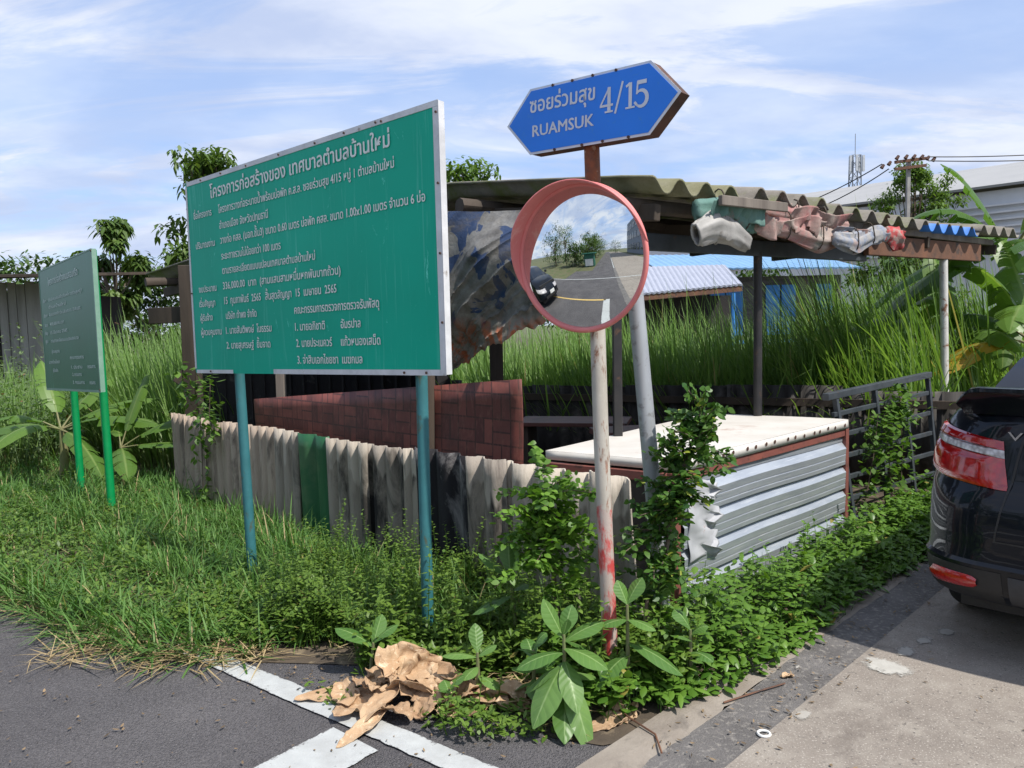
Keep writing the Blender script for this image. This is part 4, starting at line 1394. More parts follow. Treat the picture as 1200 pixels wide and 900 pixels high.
ls = thing('old_shed', 'grey wooden shed with dark roof behind the weeds at far left', 'shed', (-9.8, 15.2, 0))
for i in range(5):
    x = -9.82 + i * .17
    mb = MB(); mb.box((x, 15 + random.uniform(-.02, .02), 1.3), (.16, .03, 2.6 + random.uniform(-.1, .05))); mb.build('wall_plank', mat('pale_grey_planks', (.36, .345, .32), (.24, .23, .21), 6, .9, stretch=(1, 1, .1)), ls, world=True)
roofsheet((-14.5, 14.0, 2.72), (-8.2, 13.8, 2.62), (-6.2, 18.2, 2.95), (-14.0, 18.5, 2.95), 12, .02, 24).build('roof', M_WOODD, ls, world=True, solid=.05)
mb = MB(); mb.prism([(-14, 15.2), (-9.05, 15.2), (-9.05, 18), (-14, 18)], 0, 2.4); mb.build('wall', M_INSHADE, ls, world=True)  # closed near-black box standing for the shaded opening below the roof
mb = MB(); mb.box((-11.4, 14.6, 1.75), (1.9, .05, .7)); mb.build('rust_panel', mat('rusty_panel', (.20, .11, .07), (.13, .08, .06), 3, .8), ls, world=True)

# utility pole, wires, telecom tower
M_PCON = mat('pole_concrete', (.33, .32, .30), (.25, .24, .23), 4, .85)
up = thing('utility_pole', 'concrete utility pole with dark crossarms rising behind the shed roof', 'utility pole', (20.55, 40, 0))
mb = MB(); mb.beam((20.55, 40, 0), (20.55, 40, 9.45), .17, .16); mb.build('pole', M_PCON, up, world=True)
for z in (9.35, 9.0):
    mb = MB(); mb.beam((19.75, 39.8, z - .06), (21.35, 39.8, z + .1), .12, .14); mb.build('crossarm', M_WOODB, up, world=True)
for dx_, dz in ((-1.5, -.25), (-1.15, -.1), (-.75, .18), (-.3, .2), (.1, .2), (.5, .18), (.8, .12), (1.1, .05)):
    mb = MB(); mb.tube([(20.55 + dx_, 39.75, 9.25 + dz), (20.55 + dx_ + .12, 39.75, 9.42 + dz)], [.10, .07], 8); mb.build('insulator', M_RUSTB, up, world=True)
M_WIRE = mat('black_cable', (.02, .02, .02), None, 5, .6)


def wire(lab, a, b, sag, r):
    q = MB(); a, b = np.array(a, float), np.array(b, float)
    q.tube([tuple(a + (b - a) * t + np.array([0, 0, -4 * sag * t * (1 - t)])) for t in np.linspace(0, 1, 15)], r, 5)
    return tag(q.build('power_line', M_WIRE), lab, 'power line')


wire('upper cable sagging left from the utility pole towards the shed', (19.05, 39.7, 9.2), (14.5, 46, 7.4), .35, .03)
wire('lower cable sagging left from the utility pole towards the shed', (19.4, 39.7, 8.95), (14.5, 45, 7.0), .5, .03)
wire('upper cable leading from the utility pole to the right', (21.4, 39.7, 9.5), (33, 39, 9.75), .2, .028)
wire('lower cable leading from the utility pole to the right', (21.4, 39.7, 9.3), (33, 38, 9.2), .2, .028)
tw = thing('telecom_tower', 'slim lattice telecom tower far away above the warehouse roof', 'tower', (49, 110, 0))
M_TOW = mat('tower_steel', (.22, .24, .27), (.17, .19, .22), 2, .6)
mb = MB()
for sx, sy in ((-1, -1), (1, -1), (1, 1), (-1, 1)):
    mb.tube([(49 + sx * .9, 110 + sy * .9, 0), (49 + sx * .55, 110 + sy * .55, 24)], .09, 6)
for k in range(16):
    z = k * 1.5; w0 = .9 - .35 * z / 24; w1 = .9 - .35 * (z + 1.5) / 24
    for (sx, sy), (tx, ty) in zip(((-1, -1), (1, -1), (1, 1), (-1, 1)), ((1, -1), (1, 1), (-1, 1), (-1, -1))):
        mb.tube([(49 + sx * w0, 110 + sy * w0, z), (49 + tx * w1, 110 + ty * w1, z + 1.5)], .05, 5)
        mb.tube([(49 + sx * w1, 110 + sy * w1, z + 1.5), (49 + tx * w1, 110 + ty * w1, z + 1.5)], .04, 5)
mb.build('lattice', M_TOW, tw, world=True)
for dx_, dy in ((-.9, -.6), (.9, -.6), (0, .9), (-.2, -1.0), (.9, .5)):
    mb = MB(); mb.box((49 + dx_, 110 + dy, 22.8), (.32, .22, 2.2)); mb.build('antenna', mat('antenna_grey', (.50, .52, .55), None, 5, .5), tw, world=True)
mb = MB(); mb.tube([(49, 110, 24), (49, 110, 27)], .05, 5); mb.build('mast', M_TOW, tw, world=True)

# ------------------------------------------------------------------ trees
M_BARK = mat('bark', (.16, .12, .085), (.09, .07, .05), 8, .9, stretch=(1, 1, .3), bump=.5, bscale=30)
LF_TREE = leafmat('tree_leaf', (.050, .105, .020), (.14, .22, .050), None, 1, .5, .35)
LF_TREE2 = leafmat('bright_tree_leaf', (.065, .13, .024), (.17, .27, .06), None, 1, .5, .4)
LF_FAR = leafmat('dark_tree_leaf', (.04, .085, .02), (.09, .155, .04), None, 1, .6, .25)


def tree(name, lab, loc, h, crown, n, leaf, m, ncl=40, drool=.3, base=.35, rnd=1, group=None, cl=.33, cat='tree'):
    """tapered trunk, limbs to every clump, leaf faces gathered round the clumps"""
    rs = random.Random(rnd); t = thing(name, lab, cat, loc, 0, group)
    mb = MB(); x, y, z = loc
    top = (x + rs.uniform(-.1, .1) * h, y, h * .72)
    mb.tube([(x, y, 0), (x + .02 * h, y, h * .35), top], [h * .022, h * .016, h * .007], 8)
    L_ = Leaves(); C = []
    for k in range(ncl):
        a = rs.uniform(0, 6.283); rr = math.sqrt(rs.random()); zz = rs.uniform(-1, 1)
        sc = math.sqrt(max(0, 1 - zz * zz * .9))
        c = Vector((x + crown[0] * rr * sc * math.cos(a), y + crown[1] * rr * sc * math.sin(a), h * base + (h * (1 - base) * .5) * (1 + zz * .95)))
        C.append(c)
        s = Vector((x + .02 * h, y, h * rs.uniform(.3, .6)))
        mid = s.lerp(c, .55) + Vector((0, 0, -.03 * h))
        mb.tube([s, mid, c], [h * .006, h * .004, h * .0015], 5)
    mb.build('trunk', M_BARK, t, world=True, smooth=True)
    C = np.array([c[:] for c in C])
    idx = RNG.integers(0, len(C), n)
    rad = crown[0] * cl * RNG.uniform(.6, 1.2, len(C))
    off = unit(RNG.normal(0, 1, (n, 3))) * (RNG.uniform(0, 1, n) ** .45 * rad[idx])[:, None]
    off[:, 2] *= .75
    D, S = dirs(n, -50, 40)
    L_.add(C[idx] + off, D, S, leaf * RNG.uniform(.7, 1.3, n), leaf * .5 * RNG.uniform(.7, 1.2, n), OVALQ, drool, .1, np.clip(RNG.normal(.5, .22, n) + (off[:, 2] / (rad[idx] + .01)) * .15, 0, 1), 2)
    L_.build('crown', m, t, world=True)
    return t


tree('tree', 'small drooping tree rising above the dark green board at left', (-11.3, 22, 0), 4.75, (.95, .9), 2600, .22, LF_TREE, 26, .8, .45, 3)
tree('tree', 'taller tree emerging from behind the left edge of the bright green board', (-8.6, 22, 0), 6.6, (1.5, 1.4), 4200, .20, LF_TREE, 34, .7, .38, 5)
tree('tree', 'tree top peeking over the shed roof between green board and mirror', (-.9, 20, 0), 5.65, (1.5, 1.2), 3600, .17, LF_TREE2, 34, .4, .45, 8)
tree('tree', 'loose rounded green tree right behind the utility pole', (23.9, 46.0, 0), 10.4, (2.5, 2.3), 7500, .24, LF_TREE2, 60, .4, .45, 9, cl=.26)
for k, (x, y, h_, cx) in enumerate(((-14, 30, 3.8, 2.6), (-18, 29, 4.2, 3), (4.0, 34, 4.2, 3.0), (10.5, 36, 3.9, 3.2), (15, 30, 3.6, 2.4), (21, 28, 4.2, 2.6), (-5, 32, 3.6, 2.8))):
    tree('tree', ['low dark tree behind the small green board', 'low dark tree at the far left edge behind the old shed', 'dark tree behind the blue roof at its left end', 'dark tree behind the blue roof at its right end', 'low dark tree below the rounded tree', 'dark tree behind the banana plants at right', 'dark tree hidden behind the green board'][k],
         (x, y, 0), h_, (cx, cx * .8), 3400, .26, LF_FAR, 34, .4, .15, 20 + k, None, .4)

# ------------------------------------------------------------------ tall grass
LF_REED = leafmat('reed_blade', (.105, .215, .045), (.24, .37, .11), (.42, .36, .19), .94, .45, .45, base=(.10, .12, .04))
REED = Leaves()


def reeds(poly, n, hmin, hmax, az, azs, elo, ehi, dro, w=.017):
    P = scatter(poly, n)
    l = lump(P, .7)
    D, S = dirs(n, elo, ehi, az, azs)
    L_ = (hmin + (hmax - hmin) * (l * .6 + .4 * RNG.uniform(0, 1, n))) * RNG.uniform(.7, 1.1, n)
    REED.add(z3(P, 0), D, S, L_, w * RNG.uniform(.6, 1.3, n), BLADE6, dro * RNG.uniform(.3, 1.5, n), .12, np.clip(RNG.beta(2, 2, n) * .92 + (RNG.uniform(0, 1, n) > .93) * .3, 0, 1), 2)


reeds([(-.6, 8.9), (2.5, 7.6), (3.6, 7.2), (5.2, 11.5), (1, 13), (-1.8, 12)], 8000, 1.55, 2.2, 2.2, .9, 58, 88, .30, .02)      # middle
reeds([(3.2, 7.5), (4.0, 7.0), (5.6, 8.4), (8.2, 11.5), (6.8, 13.5), (5.2, 12.5)], 6500, 2.3, 3.25, 2.75, .6, 56, 84, .40, .020)   # right, leaning left
reeds([(-.3, 8.75), (3.7, 6.95), (4.3, 7.6), (.6, 9.6)], 5200, 1.45, 2.05, 2.4, 1.1, 58, 88, .35, .019)
reeds([(5.2, 8.0), (6.2, 8.2), (9, 11), (8, 12)], 500, 1.8, 2.8, 2.6, .9, 55, 85, .4)
reeds([(4.1, 6.5), (6.2, 7.6), (6.6, 8.2), (4.9, 7.6)], 1300, .6, 1.25, 2.6, 1.6, 45, 85, .5, .014)
reeds([(-3.4, 8.0), (-3.9, 8.2), (-5.4, 9.6), (-6.6, 13), (-3.0, 13), (-2.9, 9.5)], 5200, 1.5, 2.6, 3.0, .8, 60, 84, .34)      # left behind the small board
reeds([(-2.9, 9.8), (-.6, 9.2), (0, 12.5), (-3, 13.5)], 1800, 1.4, 2.2, 2.4, 1.2, 58, 86, .3)
reeds([(-6.6, 13), (-5.0, 10.0), (-6.0, 8.2), (-9.5, 11.5), (-10.5, 14)], 3000, .7, 1.5, 3.0, 1.5, 50, 85, .4, .014)
reeds([(-7.2, 10.2), (-5.8, 8.9), (-6.6, 12.5), (-9.5, 14.0), (-11, 14.2)], 3200, 1.0, 1.75, 3.0, 1.3, 55, 86, .4, .016)
reeds([(.6, 8.9), (3.0, 7.9), (3.6, 10.5), (1.0, 11.5)], 1300, 1.95, 2.6, 2.5, .9, 62, 86, .35, .017)
tag(REED.build('tall_grass', LF_REED), kind='stuff', label='tall green cattail grass leaning in the wind behind the shed', cat='tall grass')

# ------------------------------------------------------------------ verge grass
LF_GRASS = leafmat('grass_blade', (.058, .150, .028), (.150, .285, .070), (.42, .33, .17), .95, .55, .35, base=(.15, .14, .06))
GR = Leaves()
VP = [(-9.5, 10.2), (-5.4, 6.35), (-3.55, 4.92), (-2.75, 4.32), (-2.25, 3.93), (-1.75, 3.72), (-1.3, 3.62), (-.9, 3.72), (-.55, 3.75), (-.2, 4.4), (-3.0, 6.95), (-3.5, 7.9), (-5.6, 9.2), (-6.5, 11.5)]
P = scatter(VP, 40000)
l = lump(P, 1.6)
q_ = P @ QA[:2]
edge = np.clip((q_ - 1.75) / .9, .15, 1)
D, S = dirs(len(P), 18, 84)
GR.add(z3(P, .0), D, S, RNG.uniform(.10, .30, len(P)) * (.55 + .9 * l) * (.45 + .55 * edge), RNG.uniform(.005, .013, len(P)), BLADE, RNG.uniform(.2, 1.0, len(P)), .1, None, 2)
# taller tufts against the fence and round the posts
near = np.vstack([scatter([(-3.3, 7.3), (-3.75, 7.0), (-2.3, 5.35), (-1.5, 4.9), (-1.1, 5.0), (-1.5, 5.45)], 3600), scatter([(-2.6, 5.6), (-2.9, 5.2), (-1.9, 4.3), (-1.2, 4.4), (-1.0, 4.9)], 2600), scatter([(-4.9, 7.6), (-5.1, 7.2), (-3.5, 5.8), (-3.1, 6.2), (-3.6, 7.2)], 2600)])
D, S = dirs(len(near), 38, 86)
l = lump(near, 2.2)
GR.add(z3(near, 0), D, S, RNG.uniform(.22, .55, len(near)) * (.45 + .8 * l), RNG.uniform(.005, .010, len(near)), BLADE6, RNG.uniform(.25, .9, len(near)), .1, None, 2)
mix_ = scatter([(-1.6, 5.0), (-1.5, 4.0), (-1.0, 3.7), (-.3, 3.5), (.3, 3.4), (.5, 3.7), (-.4, 4.6)], 1500)
D, S = dirs(len(mix_), 45, 86)
GR.add(z3(mix_, 0), D, S, RNG.uniform(.18, .50, len(mix_)), RNG.uniform(.005, .011, len(mix_)), BLADE6, RNG.uniform(.2, .8, len(mix_)), .1, None, 2)
# long straggling blades lying over the edge of the road
st = scatter([(-3.6, 4.95), (-3.0, 4.35), (-2.2, 3.72), (-1.75, 3.5), (-1.25, 3.50), (-1.2, 3.8), (-1.9, 4.0), (-3.2, 4.95)], 1900)
D, S = dirs(len(st), 5, 62, math.atan2(-.8, -.35), 1.5)
GR.add(z3(st, .01), D, S, RNG.uniform(.12, .38, len(st)), RNG.uniform(.005, .011, len(st)), BLADE6, RNG.uniform(.08, .35, len(st)), .1, None, 2)
tag(GR.build('grass', LF_GRASS), kind='stuff', label='rough green grass growing over the verge beside the asphalt', cat='grass')
# dry cut straw on the asphalt edge
DRY = leafmat('dry_straw', (.30, .21, .10), (.46, .36, .20), None, 1, .7, .15)
DR = Leaves()
P = np.vstack([scatter([(-2.15, 3.85), (-2.35, 3.55), (-1.9, 3.42), (-1.45, 3.40), (-1.15, 3.45), (-1.2, 3.75), (-1.7, 3.8)], 420), scatter([(-3.5, 5.0), (-2.9, 4.2), (-2.2, 3.75), (-2.2, 4.1), (-3.1, 4.9)], 160), scatter([(-2.5, 5.2), (-3.3, 5.6), (-3.0, 4.9), (-1.5, 4.0)], 140), scatter([(-.9, 3.6), (-.5, 3.15), (.2, 2.85), (.35, 3.1), (-.1, 3.6)], 500)])
D, S = dirs(len(P), -1, 14)
DR.add(z3(P, RNG.uniform(.008, .03, len(P))), D, S, RNG.uniform(.06, .26, len(P)), RNG.uniform(.003, .009, len(P)), BLADE, RNG.uniform(-.04, .12, len(P)), .15, None, 2)
tag(DR.build('dry_straw', DRY), kind='stuff', label='dry straw and dead blades strewn along the asphalt edge', cat='straw')

# weeds with many small leaves
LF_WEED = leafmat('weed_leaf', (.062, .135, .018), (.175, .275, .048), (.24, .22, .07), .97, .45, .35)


def shoots(L_, poly, n, hh, lw):
    """single stems that stand out above the mass, leaves along each"""
    P = scatter(poly, n)
    for p in P:
        h_ = hh * random.uniform(1.1, 2.3); tl = RNG.normal(0, .22, 2) * h_; k = max(8, int(h_ / (lw * .42)))
        t_ = np.linspace(.25, 1, k)
        b = np.column_stack([p[0] + tl[0] * t_ ** 1.6, p[1] + tl[1] * t_ ** 1.6, h_ * t_])
        az = np.arange(k) * 2.4 + random.uniform(0, 6); el = R(25) * np.ones(k) + RNG.normal(0, .3, k)
        D = np.stack([np.cos(el) * np.cos(az), np.cos(el) * np.sin(az), np.sin(el)], -1); S = np.stack([-np.sin(az), np.cos(az), np.zeros(k)], -1)
        L_.add(b, D, S, lw * RNG.uniform(.7, 1.2, k) * (1.25 - .6 * t_), lw * .5 * (1.2 - .5 * t_), OVALQ, .35, .12, np.clip(RNG.normal(.6, .15, k), 0, .96), 2)
        L_.add(np.array([[p[0], p[1], 0]]), np.array([[tl[0], tl[1], h_]]), np.array([[1., 0, 0]]), h_, .005, [1, .9, .7, .4], 0, 0, .3, 2)


def small_leaf_mass(name, lab, polys, m, lw, hh, sh=75, dens=None, prof=OVALQ, cat='weeds', lf=1.0):
    L_ = Leaves()
    for poly, n in polys:
        P = scatter(poly, n); l = lump(P, lf)
        top = .86 * hh * (.25 + .75 * l + .85 * lump(P, 3.7) ** 2.2)
        z = top * RNG.uniform(0, 1, n) ** .6
        D, S = dirs(n, -10, 62)
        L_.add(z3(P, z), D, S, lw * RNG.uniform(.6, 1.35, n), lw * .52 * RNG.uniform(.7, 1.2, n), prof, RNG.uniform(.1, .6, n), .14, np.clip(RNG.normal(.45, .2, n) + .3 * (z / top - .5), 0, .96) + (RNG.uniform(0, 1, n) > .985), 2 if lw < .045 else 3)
        k = n // 8
        i = RNG.integers(0, n, k)
        D, S = dirs(k, 55, 90)
        L_.add(z3(P[i], 0), D, S, top[i] * .9, .004, [1, .9, .7, .4], .15, 0, .1, 2)
    for poly, n in polys:
        if sh: shoots(L_, poly, n // sh, hh, lw)
    return tag(L_.build(name, m), kind='stuff', label=lab, cat=cat)


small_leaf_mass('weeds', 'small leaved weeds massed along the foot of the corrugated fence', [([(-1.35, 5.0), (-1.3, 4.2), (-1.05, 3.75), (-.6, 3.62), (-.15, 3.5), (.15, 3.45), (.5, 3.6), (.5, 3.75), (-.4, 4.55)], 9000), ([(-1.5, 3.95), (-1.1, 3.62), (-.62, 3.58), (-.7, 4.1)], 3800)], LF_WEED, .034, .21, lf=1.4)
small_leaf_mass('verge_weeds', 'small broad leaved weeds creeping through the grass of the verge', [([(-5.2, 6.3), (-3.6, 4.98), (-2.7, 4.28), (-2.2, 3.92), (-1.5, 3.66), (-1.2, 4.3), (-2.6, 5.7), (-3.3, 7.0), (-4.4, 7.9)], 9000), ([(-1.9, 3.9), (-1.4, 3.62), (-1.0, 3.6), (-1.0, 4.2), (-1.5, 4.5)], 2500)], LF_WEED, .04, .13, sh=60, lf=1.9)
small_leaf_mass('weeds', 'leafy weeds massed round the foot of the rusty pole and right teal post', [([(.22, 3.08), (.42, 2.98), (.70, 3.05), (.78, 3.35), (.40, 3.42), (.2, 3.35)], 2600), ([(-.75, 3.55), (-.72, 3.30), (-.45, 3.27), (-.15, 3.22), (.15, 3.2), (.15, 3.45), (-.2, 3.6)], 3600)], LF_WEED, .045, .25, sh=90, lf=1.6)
LF_GREYW = leafmat('grey_green_weed', (.075, .125, .045), (.16, .225, .095), (.20, .10, .05), .97, .6, .3)
small_leaf_mass('undergrowth', 'dusty grey green undergrowth between the far left shed and the grass', sh=0, polys=[([(-8.2, 9.6), (-5.6, 8.4), (-4.6, 9.6), (-6.4, 12.5), (-10.5, 13.2)], 11000)], m=LF_GREYW, lw=.06, hh=1.25, cat='undergrowth', lf=.8)
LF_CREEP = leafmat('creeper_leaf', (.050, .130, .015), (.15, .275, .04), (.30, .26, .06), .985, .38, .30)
STRIP = [(.10, 2.95), (.38, 2.82), (.62, 2.93), (1.01, 3.19), (1.39, 3.53), (1.96, 4.16), (2.62, 4.76), (3.4, 5.5), (3.7, 6.2), (3.3, 6.15), (2.42, 5.25), (.88, 3.83), (.5, 3.5), (.15, 3.3)]
CR = Leaves()
P = scatter(STRIP, 6800)
dk = -1.52 - P @ NB[:2]             # distance behind the kerb
hgt = np.clip(dk / .22, .25, 1) * (.07 + .13 * lump(P, 2.0) + .14 * lump(P, 4.1) ** 2)
z = hgt * RNG.uniform(0, 1, len(P)) ** .5
D, S = dirs(len(P), -5, 55)
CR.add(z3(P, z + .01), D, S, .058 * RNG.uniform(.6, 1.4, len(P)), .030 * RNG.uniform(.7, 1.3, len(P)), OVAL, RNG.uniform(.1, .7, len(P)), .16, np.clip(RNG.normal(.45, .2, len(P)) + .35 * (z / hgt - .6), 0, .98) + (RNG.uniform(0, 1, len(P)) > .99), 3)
i = RNG.integers(0, len(P), 1100)
D, S = dirs(len(i), 35, 90)
CR.add(z3(P[i], 0), D, S, hgt[i] * 1.1 + .04, .0045, [1, .9, .7, .4], .2, 0, .05, 2)
shoots(CR, STRIP, 130, .15, .05)
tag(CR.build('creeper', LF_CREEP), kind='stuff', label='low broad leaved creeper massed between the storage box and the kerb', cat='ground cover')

# ------------------------------------------------------------------ vines
LF_VINE = leafmat('vine_leaf', (.06, .14, .018), (.15, .27, .05), None, 1, .45, .4)


def vine(name, lab, paths, n, spread, lw):
    t = thing(name, lab, 'vine', paths[0][0]); L_ = Leaves(); q = MB()
    for pts in paths:
        pts = [np.array(p, float) for p in pts]
        q.tube([tuple(p) for p in pts], .004, 5)
        k = n // len(paths); tt = RNG.uniform(0, len(pts) - 1.001, k); ii = tt.astype(int); f_ = (tt - ii)[:, None]
        P = np.array(pts)[ii] * (1 - f_) + np.array(pts)[ii + 1] * f_ + RNG.normal(0, spread, (k, 3)) * np.array([1, 1, .8])
        P[:, 2] = np.maximum(P[:, 2], .02)
        D, S = dirs(k, -60, 40)
        L_.add(P, D, S, lw * RNG.uniform(.6, 1.3, k), lw * .7, OVALQ, .2, .12, None, 2)
    q.build('stem', M_BARK, t, world=True); L_.build('foliage', LF_VINE, t, world=True)


vine('vine', 'leafy vine climbing the dark grey lattice gate', [[(2.95, 5.9, .05), (2.9, 5.86, .4), (2.82, 5.80, .78)], [(3.05, 5.98, .05), (3.08, 6.02, .5), (3.02, 5.96, .92)], [(2.6, 5.65, .05), (2.7, 5.7, .5), (2.75, 5.74, .8)], [(2.9, 5.85, .75), (3.0, 5.95, .8), (3.1, 6.05, .95)]], 900, .06, .05)
vine('vine', 'thin vine climbing the fence by the left teal post', [[(-2.72, 6.6, .0), (-2.68, 6.54, .4), (-2.66, 6.5, .9)], [(-2.5, 6.4, .6), (-2.55, 6.42, .85), (-2.52, 6.4, 1.12)]], 170, .05, .06)
vine('vine', 'sprig of leaves beside the left edge of the bright green board', [[(-3.02, 7.35, .75), (-2.98, 7.2, 1.0), (-2.92, 7.1, 1.22)]], 90, .09, .09)

# ------------------------------------------------------------------ saplings with round leaflets
LF_SAP = leafmat('leaflet', (.075, .175, .022), (.20, .36, .055), None, 1, .45, .42)
LF_SAP2 = leafmat('dark_leaflet', (.035, .105, .018), (.11, .215, .042), (.33, .39, .06), .95, .4, .35)


def sapling(lab, stem, fr, m, nleaf, flen, llen):
    t = thing('sapling', lab, 'sapling', stem[0]); q = MB()
    q.tube(stem, [.012, .010, .008, .005][:len(stem)] if len(stem) <= 4 else .008, 7)
    L_ = Leaves()
    for (p, az, el, s) in fr:
        p = np.array(p); e = R(el); d = np.array([math.cos(e) * math.cos(az), math.cos(e) * math.sin(az), math.sin(e)])
        n = 9
        tt = np.linspace(.12, 1, n)
        sp = p + d * (flen * s) * tt[:, None] + np.array([0, 0, -1]) * (.28 * flen * s * tt ** 2)[:, None]
        q.tube([tuple(p), tuple(sp[n // 2]), tuple(sp[-1])], .0022, 4, cap=False)
        sd_ = np.array([-math.sin(az), math.cos(az), 0])
        upv = np.cross(d, sd_)
        for sgn in (-1, 1):
            for rep in range(nleaf):
                D = d * .35 + sd_ * sgn + RNG.normal(0, .35, (n, 3))
                off = RNG.normal(0, .012, (n, 3))
                Sd = np.broadcast_to(d, (n, 3)) + RNG.normal(0, .35, (n, 3))
                L_.add(sp + off, D, Sd, llen * RNG.uniform(.7, 1.3, n), llen * .72, OVAL, .25, .06, None, 2)
    q.build('stem', M_BARK, t, world=True); L_.build('foliage', m, t, world=True)


def fronds(pts, n, spread, elo=-20, ehi=65):
    out = []
    pts = [np.array(p) for p in pts]
    for k in range(n):
        u = random.random() ** .8 * (len(pts) - 1); i = min(int(u), len(pts) - 2)
        p = pts[i] + (pts[i + 1] - pts[i]) * (u - i) + RNG.normal(0, spread, 3) * .4
        out.append((p, random.uniform(-math.pi, math.pi), random.uniform(elo, ehi), random.uniform(.6, 1.15)))
    return out


s1 = [(.20, 3.46, 0), (.17, 3.44, .40), (.13, 3.42, .66), (.14, 3.42, .86)]
fr1 = fronds([(.24, 3.40, .28), (.18, 3.40, .55), (.12, 3.38, .72), (.14, 3.40, .88)], 46, .09) + fronds([(.02, 3.36, .50), (.16, 3.40, .58), (.28, 3.34, .60)], 24, .07)
sapling('bright green sapling with rounded leaflets left of the rusty pole', s1, fr1, LF_SAP, 2, .20, .036)
s2 = [(.61, 3.33, 0), (.64, 3.30, .45), (.71, 3.28, .85), (.80, 3.27, 1.12)]
fr2 = fronds([(.60, 3.28, .28), (.63, 3.28, .52), (.68, 3.27, .76), (.78, 3.27, 1.06)], 72, .055) + fronds([(.78, 3.26, 1.0), (.82, 3.26, 1.15)], 10, .03, 20, 80)
sapling('darker slanting sapling in front of the storage box and grey pipe', s2, fr2, LF_SAP2, 2, .17, .034)
fr3 = fronds([(.52, 3.22, .12), (.56, 3.22, .34)], 12, .06)
sapling('small yellowish sapling at the foot of the rusty pole', [(.54, 3.22, 0), (.54, 3.22, .2), (.56, 3.22, .36)], fr3, LF_SAP, 2, .10, .03)

# ------------------------------------------------------------------ big leaved plants
def bigleaf_mat():
    g = G('big_leaf')
    rnd, vx, tt = g.attr('rnd'), g.attr('vx'), g.attr('tt')
    col = g.mix(rnd, (.070, .165, .032), (.15, .275, .065))
    col = g.mix(g.range(g.noise(14, 5, .6), .4, .7, 0, .5), col, (.075, .17, .035))
    ve = g.math('SINE', g.math('MULTIPLY', g.math('SUBTRACT', tt, g.math('MULTIPLY', vx, .14)), 46.0))
    col = g.mix(g.range(ve, .88, 1.0, 0, .28), col, (.21, .33, .10))
    col = g.mix(g.range(vx, .03, .09), (.24, .37, .13), col)
    g.out(col, .42, 0, .5)
    g.bump(g.math('MULTIPLY', ve, -1), .15, .004)
    tr = g.N.new('ShaderNodeBsdfTranslucent'); g.L.new(col, tr.inputs['Color'])
    ms = g.N.new('ShaderNodeMixShader'); ms.inputs[0].default_value = .28
    g.L.new(g.b.outputs[0], ms.inputs[1]); g.L.new(tr.outputs[0], ms.inputs[2]); g.L.new(ms.outputs[0], g.N['Material Output'].inputs['Surface'])
    return g.m


LF_BIG = bigleaf_mat()
OB9 = [.10, .34, .60, .80, .94, 1.0, .96, .80, .52, .06]


def bigplant(lab, loc, h, leaves, lean=(0, 0)):
    t = thing('broadleaf_plant', lab, 'plant', loc)
    x, y, z = loc; q = MB(); top = (x + lean[0], y + lean[1], h)
    q.tube([(x, y, 0), (x + lean[0] * .4, y + lean[1] * .4, h * .5), top], [.010, .009, .006], 8)
    q.build('stem', mat('green_stem', (.13, .17, .06), (.17, .15, .08), 20, .6), t, world=True, smooth=True)
    for (fh, az, el, L_, w, dr) in leaves:
        k = Leaves(); a, e = R(az), R(el)
        b = np.array([x + lean[0] * fh, y + lean[1] * fh, h * fh])
        D = np.array([[math.cos(a) * math.cos(e), math.sin(a) * math.cos(e), math.sin(e)]]); S = np.array([[-math.sin(a), math.cos(a), 0]])
        k.add(b[None], D, S, L_ * .92, w * 1.25, OB9, dr, .10, random.random(), 9)
        o = k.build('leaf', LF_BIG, t, world=True)


def rl(n, L_, w, elo=0, ehi=60, a0=None):
    a0 = random.uniform(0, 360) if a0 is None else a0
    return [(.35 + .65 * (i + 1) / n, a0 + i * 137 + random.uniform(-15, 15), elo + (ehi - elo) * i / max(1, n - 1), L_ * random.uniform(.8, 1.1), w * random.uniform(.85, 1.1), random.uniform(.15, .5)) for i in range(n)]


# the large one at the very corner (its leaves read from the photograph)
bigplant('largest broad leaved plant at the road corner with drooping lower leaves', (.175, 2.86, 0), .36, [
    (.95, 150, 62, .20, .085, .1), (1.0, 60, 55, .14, .06, .1), (.92, 20, 28, .21, .085, .2), (.85, -25, 2, .19, .10, .35), (.80, 195, 8, .21, .09, .35),
    (.70, 228, -30, .24, .10, .35), (.58, -62, -38, .24, .08, .5), (.72, 285, -25, .17, .075, .5), (.66, 172, -18, .18, .08, .4), (.45, 130, 5, .16, .07, .4), (.5, 40, 10, .18, .08, .4), (1.0, -60, 70, .09, .035, .1), (.35, -95, -10, .18, .075, .5)])
bigplant('broad leaved plant with pale oval leaf behind the dried leaf heap', (-.66, 3.30, 0), .16, [(.9, 165, 34, .24, .085, .25), (1, 20, 45, .17, .07, .3), (.9, 75, 55, .19, .06, .2), (.6, -20, 20, .10, .05, .3)], (.02, 0))
bigplant('tall broad leaved plant before the grey and black fence sheets', (.0, 3.42, 0), .42, [(1, 100, 75, .20, .075, .1), (.95, 165, 42, .22, .08, .15), (.9, 215, 30, .16, .07, .2), (.8, 10, 30, .17, .075, .3), (.75, 190, -5, .20, .09, .3), (.6, 330, 0, .18, .08, .4), (1, 30, 60, .14, .05, .1)], (-.03, 0))
bigplant('slim broad leaved plant at the foot of the rusty pole', (.44, 3.0, 0), .42, [(1, 30, 58, .16, .07, .2), (1, 130, 62, .12, .06, .1), (.85, 200, 12, .13, .06, .3), (.85, -30, 5, .13, .06, .3), (.62, -15, -10, .24, .10, .35), (.5, 215, -5, .16, .08, .4), (.4, 60, 0, .15, .08, .4)])
